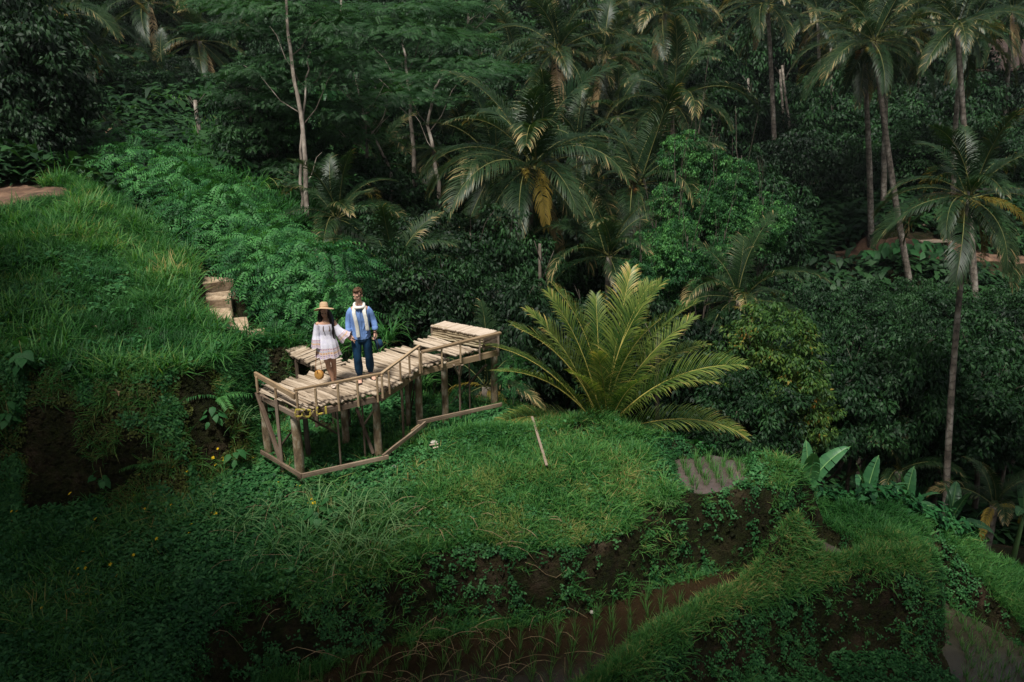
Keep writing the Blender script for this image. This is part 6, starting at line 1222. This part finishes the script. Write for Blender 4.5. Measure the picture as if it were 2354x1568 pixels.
# round rattan bag hanging from her right hand
RAT = plain('rattan', (.46, .24, .06), rough=.5, var=.35, scale=45, bmp=.6); ORG = plain('orange_leather', (.34, .12, .03), rough=.5)
W2 = Matrix.Translation(wr_) @ Matrix.Rotation(wom.rotation_euler.z, 4, 'Z'); bag = empty('bag'); tag(bag, 'round woven rattan bag hanging on thin leather straps from the woman\'s hand', 'bag')
bag.matrix_world = W2 @ Matrix.Translation((-.195, -.05, .24)) @ Matrix.Rotation(R(-38), 4, 'Z')
pf = [(.001, .045), (.06, .044), (.082, .04), (.09, .028), (.091, .0), (.09, -.028), (.082, -.04), (.06, -.044), (.001, -.045)]
o = link('case', lathe(pf, 30, RAT, 'case'), bag, (0, 0, 0), (R(90), 0, 0)); link('rim', lathe([(.093, -.006), (.095, 0), (.093, .006)], 30, ORG, 'rim'), bag, (0, 0, 0), (R(90), 0, 0))
link('clasp', boxmesh('clasp', ORG, .016, .012, .05, .002), bag, (0, -.048, .075)); top_ = .47
for q in (-1, 1): link('strap', tube_mesh('strap', [(q * .055, q * .03, .05), (q * .045, q * .02, .2), (q * .012, q * .008, top_ - .03), (0, 0, top_ - .015)], [.005] * 4, ORG, 5), bag)
part_chain('wrist_chain', [(-.185 + .024 * math.cos(a), -.03 + .024 * math.sin(a), .745, .005) for a in np.linspace(0, 6.28, 11)], CRM, wom, 5)
# ------------------------------------------------------------------ ground cover, nobody could count it
def blade3(L, w, lean, curl, az, base):
    xs = [0, L * (math.sin(lean) * .5 + curl * .2), L * (math.sin(lean) + curl * .8)]; zs = [0, L * (math.cos(lean) * .5 - curl * .1), L * (math.cos(lean) - curl * .75)]
    V = np.array([(xs[0], w * .4, zs[0]), (xs[0], -w * .4, zs[0]), (xs[1], w / 2, zs[1]), (xs[1], -w / 2, zs[1]), (xs[2], 0, zs[2])]) @ rotz(az).T
    V[:, :2] += base; return V, np.array([[0, 1, 3], [0, 3, 2], [2, 3, 4]])
def gtuft(nb, L, w, spread, curl, rad, seed):
    r = np.random.default_rng(seed); s = Soup()
    for i in range(nb):
        az = r.uniform(0, 6.28); rr = rad * math.sqrt(r.random()); a2 = r.uniform(0, 6.28); V, F = blade3(L * r.uniform(.45, 1.1), w * r.uniform(.7, 1.2), spread * r.random(), curl * r.uniform(.2, 1.3), az, (rr * math.cos(a2), rr * math.sin(a2)))
        t = r.uniform(.15, .6); s.add(V, F, [t - .1, t - .1, t, t, t + .25])
    V, F, T, _ = s.arr(); return V, F, T
def sprig(nl, h, L, w, seed, rad=.05):
    r = np.random.default_rng(seed); s = Soup()
    for i in range(nl):
        lv, lf = leaf2_t(L * r.uniform(.6, 1.2), w * r.uniform(.8, 1.2), r.uniform(0, .5)); az = i * 2.4 + r.normal() * .5; rr = rad * r.random(); a2 = r.uniform(0, 6.28)
        s.add(lv @ roty(r.uniform(-.6, .4)).T @ rotz(az).T + np.array([rr * math.cos(a2), rr * math.sin(a2), h * (i + 1) / nl * r.uniform(.6, 1.1)]), lf, np.clip(r.normal(.42, .16), 0, 1))
    V, F, T, _ = s.arr(); return V, F, T
GT = [gtuft(14, .26, .0115, R(38), .42, .10, 300 + i) for i in range(6)]; GL = [gtuft(14, .42, .013, R(42), .5, .12, 310 + i) for i in range(6)]
HT = [sprig(10, .12, .062, .04, 320 + i, .09) for i in range(6)]; HS = [sprig(7, .06, .045, .03, 330 + i, .06) for i in range(6)]; HB = [sprig(9, .22, .11, .06, 340 + i, .07) for i in range(5)]
BASKETS = {}
def scatter(key, m, temps, x, y, sc, dt, lean=None, dz=0.0):
    if key not in BASKETS: BASKETS[key] = (Soup(), m)
    s = BASKETS[key][0]; z = H(x, y) + dz; e = .06; gxn = (H(x + e, y) - H(x - e, y)) / (2 * e); gyn = (H(x, y + e) - H(x, y - e)) / (2 * e)
    st = np.hypot(gxn, gyn); k = np.clip(st, 0, 1.6) * (.55 if lean is None else lean); tilt = np.arctan(k); az = np.arctan2(-gyn, -gxn); own = rng.uniform(0, 6.28, len(x))
    Rm = rotz(az) @ roty(tilt) @ rotz(own - az); pos = np.stack([x, y, z], 1)
    for q in range(len(temps)):
        sel = np.arange(q, len(x), len(temps)); s.inst(*temps[q], pos[sel], Rm[sel], sc[sel], dt[sel])
def samp(x0, x1, y0, y1, n): return rng.uniform(x0, x1, n), rng.uniform(y0, y1, n)
def slope(x, y, e=.1): return np.hypot(H(x + e, y) - H(x - e, y), H(x, y + e) - H(x, y - e)) / (2 * e)
def inview(x, y, m=80, dz=.2):
    z = H(x, y) + dz - CAMZ; dep = y * cP - z * sP; u = x / dep * 2000 + 1177; v = 784 - (y * sP + z * cP) / dep * 2000; return (u > -m * 3) & (u < 2354 + m * 3) & (v < 1568 + m * 2) & (v > -m)
def hidden(x, y):                         # behind the near ridges as seen from anywhere near the camera
    z = H(x, y) + .35; bad = np.zeros(len(x), bool)
    for t in np.linspace(.55, .97, 22):
        xx, yy = x * t, y * t; bad |= H(xx, yy) > CAMZ + (z - CAMZ) * t + .5
    return bad
NOGO = [(UP, .04), (MIDP, -.05), (LOWP, .03), (RP, .02)]; NOD = [(P, -.02) for P in DIRT]
stp = STP; wkp = [p for p in wl] + [p for p in wr[::-1]]
def clean(x, y):
    ok = inview(x, y) & ~hidden(x, y)
    for P, m in NOGO + NOD + [(stp, .02), (wkp, -.05)]: ok &= sdist(x, y, P) > m
    return x[ok], y[ok]
patch = lambda x, y, s, sd_: vnoise(x, y, s, sd_) * .65 + vnoise(x, y, s * .4, sd_ + 1) * .35
def nz_dt(x, y): return .26 * patch(x, y, 1.1, 21) + .07 * rng.standard_normal(len(x))
x, y = clean(*samp(-13.5, 13, 9, 26, 150000)); sl = slope(x, y); dB, dA, dC, dD = (sdist(x, y, P) for P in (B_poly, A_poly, C_poly, D_poly))
flat = sl < .85; onD = (dD < .1); onB = (dB < .1) & ~onD; onR = ((dA < .0) | (dC < .5)) & ~onB & ~onD
# mound: long grass, thinner and browner down the bank
pr = rng.random(len(x)); bankD = ((dD > -.1) & (dD < 1.6) & (sl > .6) & (x < -3.5) & (y < 18)); gD = onD & flat
topD = gD & (pr < .40) & (patch(x, y, .8, 36) > -.45)
scatter('mound_grass', M['grass'], GL, x[topD], y[topD], rng.uniform(.5, 1.15, topD.sum()) * (1 + .45 * patch(x[topD], y[topD], .9, 35)), nz_dt(x[topD], y[topD]) * 1.4 - .16)
q = gD & (pr > .60) & (pr < .95) & (patch(x, y, 1.4, 37) > -.1); scatter('mound_herbs', M['herb'], HT, x[q], y[q], rng.uniform(.8, 1.5, q.sum()), nz_dt(x[q], y[q]))
dk_poly = [tuple(p[:2]) for p in FR] + [tuple(p[:2]) for p in bl[::-1]] + [tuple(LB[:2])]; ddk = sdist(x, y, dk_poly)
q = gD & (pr > .95) & (patch(x, y, 1.0, 38) > 0); scatter('mound_grass', M['grass'], GL, x[q], y[q], rng.uniform(1.3, 1.8, q.sum()), nz_dt(x[q], y[q]) + .12)
q = gD & (rng.random(len(x)) < .10) & (patch(x, y, 1.3, 39) > .1) & (y < 18); scatter('dry_grass', M['grassy'], GT, x[q], y[q], rng.uniform(.9, 1.4, q.sum()), nz_dt(x[q], y[q]))
q = gD & (rng.random(len(x)) < .09) & (y < 19) & (patch(x, y, 1.5, 40) > 0); scatter('mound_herbs', M['herb'], HB, x[q], y[q], rng.uniform(.8, 1.5, q.sum()), nz_dt(x[q], y[q]))
# knoll: mixed short grass and herbs, herbs take over on the left
left = sstep(-1.5, -4.5, x); herby = .25 + .6 * left + .25 * patch(x, y, 2.2, 31)
gB = onB & flat; q = gB & (pr > herby) & (rng.random(len(x)) < .95); scatter('knoll_grass', M['grass'], GT, x[q], y[q], rng.uniform(.7, 1.25, q.sum()) * (1 + .3 * (patch(x[q], y[q], 1.1, 33) > .2)) * (.38 + .62 * sstep(.3, 1.5, ddk[q])) * (.22 + .78 * sstep(.0, .7, sdist(x[q], y[q], UP))), nz_dt(x[q], y[q]) + .10 * sstep(1.5, 4.5, x[q]))
q = gB & (pr < herby + .15) & (sdist(x, y, UP) > .12); scatter('knoll_herbs', M['herb'], HT, x[q], y[q], rng.uniform(.8, 1.5, q.sum()), nz_dt(x[q], y[q]) + .05)
q = gB & (pr < .05) & (left > .2); scatter('knoll_herbs', M['herb'], HB, x[q], y[q], rng.uniform(.7, 1.2, q.sum()), nz_dt(x[q], y[q]))
q = gB & (pr > .97) & (patch(x, y, 1.2, 41) > -.1); scatter('knoll_grass', M['grass'], GL, x[q], y[q], rng.uniform(.8, 1.3, q.sum()), nz_dt(x[q], y[q]) + .12)
dryp = gB & (np.hypot(x - .3, (y - 13.2)) < 1.6) & (patch(x, y, .7, 43) > .12) & (pr > .5); scatter('dry_grass', M['grassy'], GT, x[dryp], y[dryp], rng.uniform(.8, 1.2, dryp.sum()), nz_dt(x[dryp], y[dryp]) + .2, dz=.03)
# rims and lower ridges: dense grass, with a highlight tinted in along lips and crest
gR = onR & (sl < .75); q = gR & (pr < .9); scatter('terrace_grass', M['grass'], GT, x[q], y[q], rng.uniform(.7, 1.3, q.sum()), nz_dt(x[q], y[q]) + .10 * (vnoise(x[q], y[q], .9, 3) > 0))
lip = (((dA > -.5) & (dA < .10)) | ((dB > -.4) & (dB < .10))) & (x > -4.5) & ~onD; q = lip & (pr < .45); scatter('terrace_grass', M['grass'], GT, x[q], y[q], rng.uniform(.8, 1.3, q.sum()) * (.22 + .78 * sstep(.0, .8, sdist(x[q], y[q], UP))), nz_dt(x[q], y[q]) + .24)
crest = (dA > -.75) & (dA < .0) & (x > .5) & (y < 15); q = crest & (pr > .3); scatter('terrace_grass', M['grass'], GT, x[q], y[q], rng.uniform(.6, 1.0, q.sum()), nz_dt(x[q], y[q]) * .6 + .42, dz=.04)
# steep banks: creepers, mossy cushions and little herbs with soil between them
bk = (sl >= .7) & ~bankD; xx, yy = samp(-13, 13, 9, 18, 260000); ss = slope(xx, yy); k = (ss > .8) & (sdist(xx, yy, D_poly) > 1.5); xx, yy = clean(xx[k], yy[k]); pt = patch(xx, yy, .55, 51)
k = (pt > .12) | (rng.random(len(xx)) < .10); xx, yy = xx[k], yy[k]; k = rng.random(len(xx)) < .42; scatter('bank_herbs', M['herb'], HS, xx[k], yy[k], rng.uniform(.7, 1.4, k.sum()), nz_dt(xx[k], yy[k]) - .1, lean=1.0)
k = rng.random(len(xx)) < .12; scatter('bank_herbs', M['herb'], HT, xx[k], yy[k], rng.uniform(.6, 1.1, k.sum()), nz_dt(xx[k], yy[k]) + .08, lean=.9); k = rng.random(len(xx)) < .05; scatter('bank_grass', M['grass'], GT, xx[k], yy[k], rng.uniform(.6, 1.1, k.sum()), nz_dt(xx[k], yy[k]), lean=.9)
xx, yy = samp(-14, -3.4, 13, 18.6, 150000); ss = slope(xx, yy); dd = sdist(xx, yy, D_poly); k = (dd > -.3) & (dd < 1.7) & (ss > .45); xx, yy = clean(xx[k], yy[k])
zz = H(xx, yy); pt = patch(xx, yy, .8, 61) + .5 * vnoise(xx, zz * 2.2, .9, 62); k = (pt > -.42) & (rng.random(len(xx)) < .8)
a = k & (rng.random(len(xx)) < .45); scatter('bank_moss', M['moss'], HS, xx[a], yy[a], rng.uniform(.7, 1.3, a.sum()), nz_dt(xx[a], yy[a]), lean=1.1)
a = k & (pt > -.05) & (rng.random(len(xx)) < .45); scatter('bank_creepers', M['herb'], HT, xx[a], yy[a], rng.uniform(.7, 1.4, a.sum()), nz_dt(xx[a], yy[a]) - .05, lean=1.0)
a = k & (rng.random(len(xx)) < .05); scatter('bank_grass', M['grass'], GL, xx[a], yy[a], rng.uniform(.5, .9, a.sum()), nz_dt(xx[a], yy[a]), lean=1.2)
q = flat & ~onB & ~onD & ~onR & (y < 17) & (pr < .5) & (patch(x, y, 1.0, 44) > -.3); scatter('bank_herbs', M['herb'], HT, x[q], y[q], rng.uniform(.7, 1.3, q.sum()), nz_dt(x[q], y[q]) - .08)
# clods and stones in the bare faces
cl_v = np.array([[1, 0, 0], [-1, 0, 0], [0, 1, 0], [0, -1, 0], [0, 0, .7], [0, 0, -.7]], float); cl_f = np.array([[0, 2, 4], [2, 1, 4], [1, 3, 4], [3, 0, 4], [2, 0, 5], [1, 2, 5], [3, 1, 5], [0, 3, 5]])
CL = [(cl_v * rng.uniform(.6, 1.3, (6, 1)), cl_f, np.full(6, .5)) for _ in range(5)]
for rg_, n_ in (((-13.5, -3.4, 13, 18), 60000), ((-9, 13, 9, 18), 90000)):
    xc, yc = samp(*rg_, n_); k = slope(xc, yc) > .9; xc, yc = clean(xc[k], yc[k]); k = rng.random(len(xc)) < .42; xc, yc = xc[k], yc[k]
    scatter('clods', gm, CL, xc, yc, .012 + .05 * rng.random(len(xc)) ** 3, nz_dt(xc, yc))
# slope under and behind the deck, between mound and shrubs
x2, y2 = clean(*samp(-9, 10, 16, 27, 60000)); k = (sdist(x2, y2, B_poly) > .1) & (sdist(x2, y2, D_poly) > .1) & (rng.random(len(x2)) < .55); x2, y2 = x2[k], y2[k]; scatter('valley_herbs', M['herb'], HB, x2, y2, rng.uniform(.9, 2.0, len(x2)), nz_dt(x2, y2) - .05)
# far undergrowth over the whole hillside
FU = [sprig(13, .55, .34, .17, 350 + i, .45) for i in range(6)]; FG = [gtuft(14, 1.0, .05, R(35), .45, .35, 360 + i) for i in range(4)]
x3, y3 = rng.uniform(-1, 1, 22000), 26 + 70 * rng.random(22000) ** 1.5; x3 = x3 * (y3 * .68 + 2); k = inview(x3, y3, 120); x3, y3 = x3[k], y3[k]
k = np.ones(len(x3), bool)
for P in DIRT[:-1]: k &= sdist(x3, y3, P) > .1
k &= sdist(x3, y3 + 1.0, _pp) > .25; k &= sdist(x3, y3, _pp) > .25
x3, y3 = x3[k], y3[k]; gs = (np.abs(x3 + 7 + (y3 - 34) * .25) < 6) & (y3 < 46) & (patch(x3, y3, 3, 71) > -.25)
scatter('undergrowth', M['forest'], FU, x3[~gs], y3[~gs], rng.uniform(.9, 1.9, (~gs).sum()) * (1 + (y3[~gs] - 26) * .010), nz_dt(x3[~gs], y3[~gs]) * 1.2 + .08)
scatter('slope_grass', M['grass'], FG, x3[gs], y3[gs], rng.uniform(.7, 1.4, gs.sum()), nz_dt(x3[gs], y3[gs]) - .2)
x4, y4 = samp(-14, -4, 26, 42, 4500); k = inview(x4, y4, 60) & (rng.random(len(x4)) < .8) & (patch(x4, y4, 3, 71) > -.3)
for P in DIRT: k &= sdist(x4, y4, P) > .1
x4, y4 = x4[k], y4[k]; scatter('slope_grass', M['grass'], FG, x4, y4, rng.uniform(.7, 1.3, len(x4)), nz_dt(x4, y4) - .18)
# dead stalks and runners trailing over the bottom terrace
ds = Soup()
for i in range(150):
    u, v = random.uniform(560, 1300), random.uniform(1330, 1580); p = on(u, v, -3.3); a = random.uniform(0, 6.28); L = random.uniform(.3, 1.0); pts = []
    for s_ in np.linspace(0, 1, 5):
        px_, py_ = p.x + L * s_ * math.cos(a), p.y + L * s_ * math.sin(a) * .7; pts.append((px_, py_, Hs(px_, py_) + .05 + .14 * math.sin(s_ * 3.1)))
    if max(q[2] for q in pts) - min(q[2] for q in pts) > .45: continue
    V, F = tube_np(pts, [.005] * 5, 3, False); ds.add(V, F)
link('dead_stalks', ds.mesh('dead_stalks', [M['deadstalk']])); tag(bpy.data.objects['dead_stalks'], 'dry stalks trailing over the dark lower bank', kind='stuff')
LAB = dict(clods='clods of earth and small stones on the bare bank faces', mound_grass='long green grass on the big mound', mound_herbs='small herbs among the mound grass', knoll_grass='short grass on the knoll round the deck', knoll_herbs='leafy green ground cover on the knoll', dry_grass='straw-coloured dry grass patch on the slope', terrace_grass='bright grass on the terrace rims and ridges, highlight tinted along the lips',
    bank_herbs='small leafy weeds on the dark earth banks', bank_grass='sparse grass hanging on the banks', bank_moss='olive mossy growth on the bank of the mound', bank_creepers='dark creepers on the bank of the mound', valley_herbs='leafy growth in the dip behind the deck', undergrowth='dark undergrowth covering the far hillside', slope_grass='tall grass on the slope behind the shrubs')
ntri = 0
for k_, (s, m) in BASKETS.items():
    if not s.V: continue
    me = s.mesh(k_, [m]); ntri += len(me.polygons); tag(link(k_, me), LAB[k_], kind='stuff')
    print('STUFF', k_, len(me.polygons))
print('TRIS', ntri)

# ------------------------------------------------------------------ thin humid air
hm = bpy.data.materials.new('humid_air'); hm.use_nodes = True; nt = hm.node_tree; nt.nodes.clear(); pv = nt.nodes.new('ShaderNodeVolumePrincipled'); pv.inputs['Color'].default_value = (.82, .88, .95, 1); pv.inputs['Density'].default_value = .0002; pv.inputs['Anisotropy'].default_value = .2
ot = nt.nodes.new('ShaderNodeOutputMaterial'); nt.links.new(pv.outputs[0], ot.inputs['Volume'])
zlo, zhi = -16.0, 60.0; hz = boxmesh('haze', hm, 900, 640, zhi - zlo); tag(link('haze', hz, None, (0, 230, (zlo + zhi) / 2)), 'thin humid haze over the valley', kind='stuff')
print('Z', Zg.min(), Zg.max())
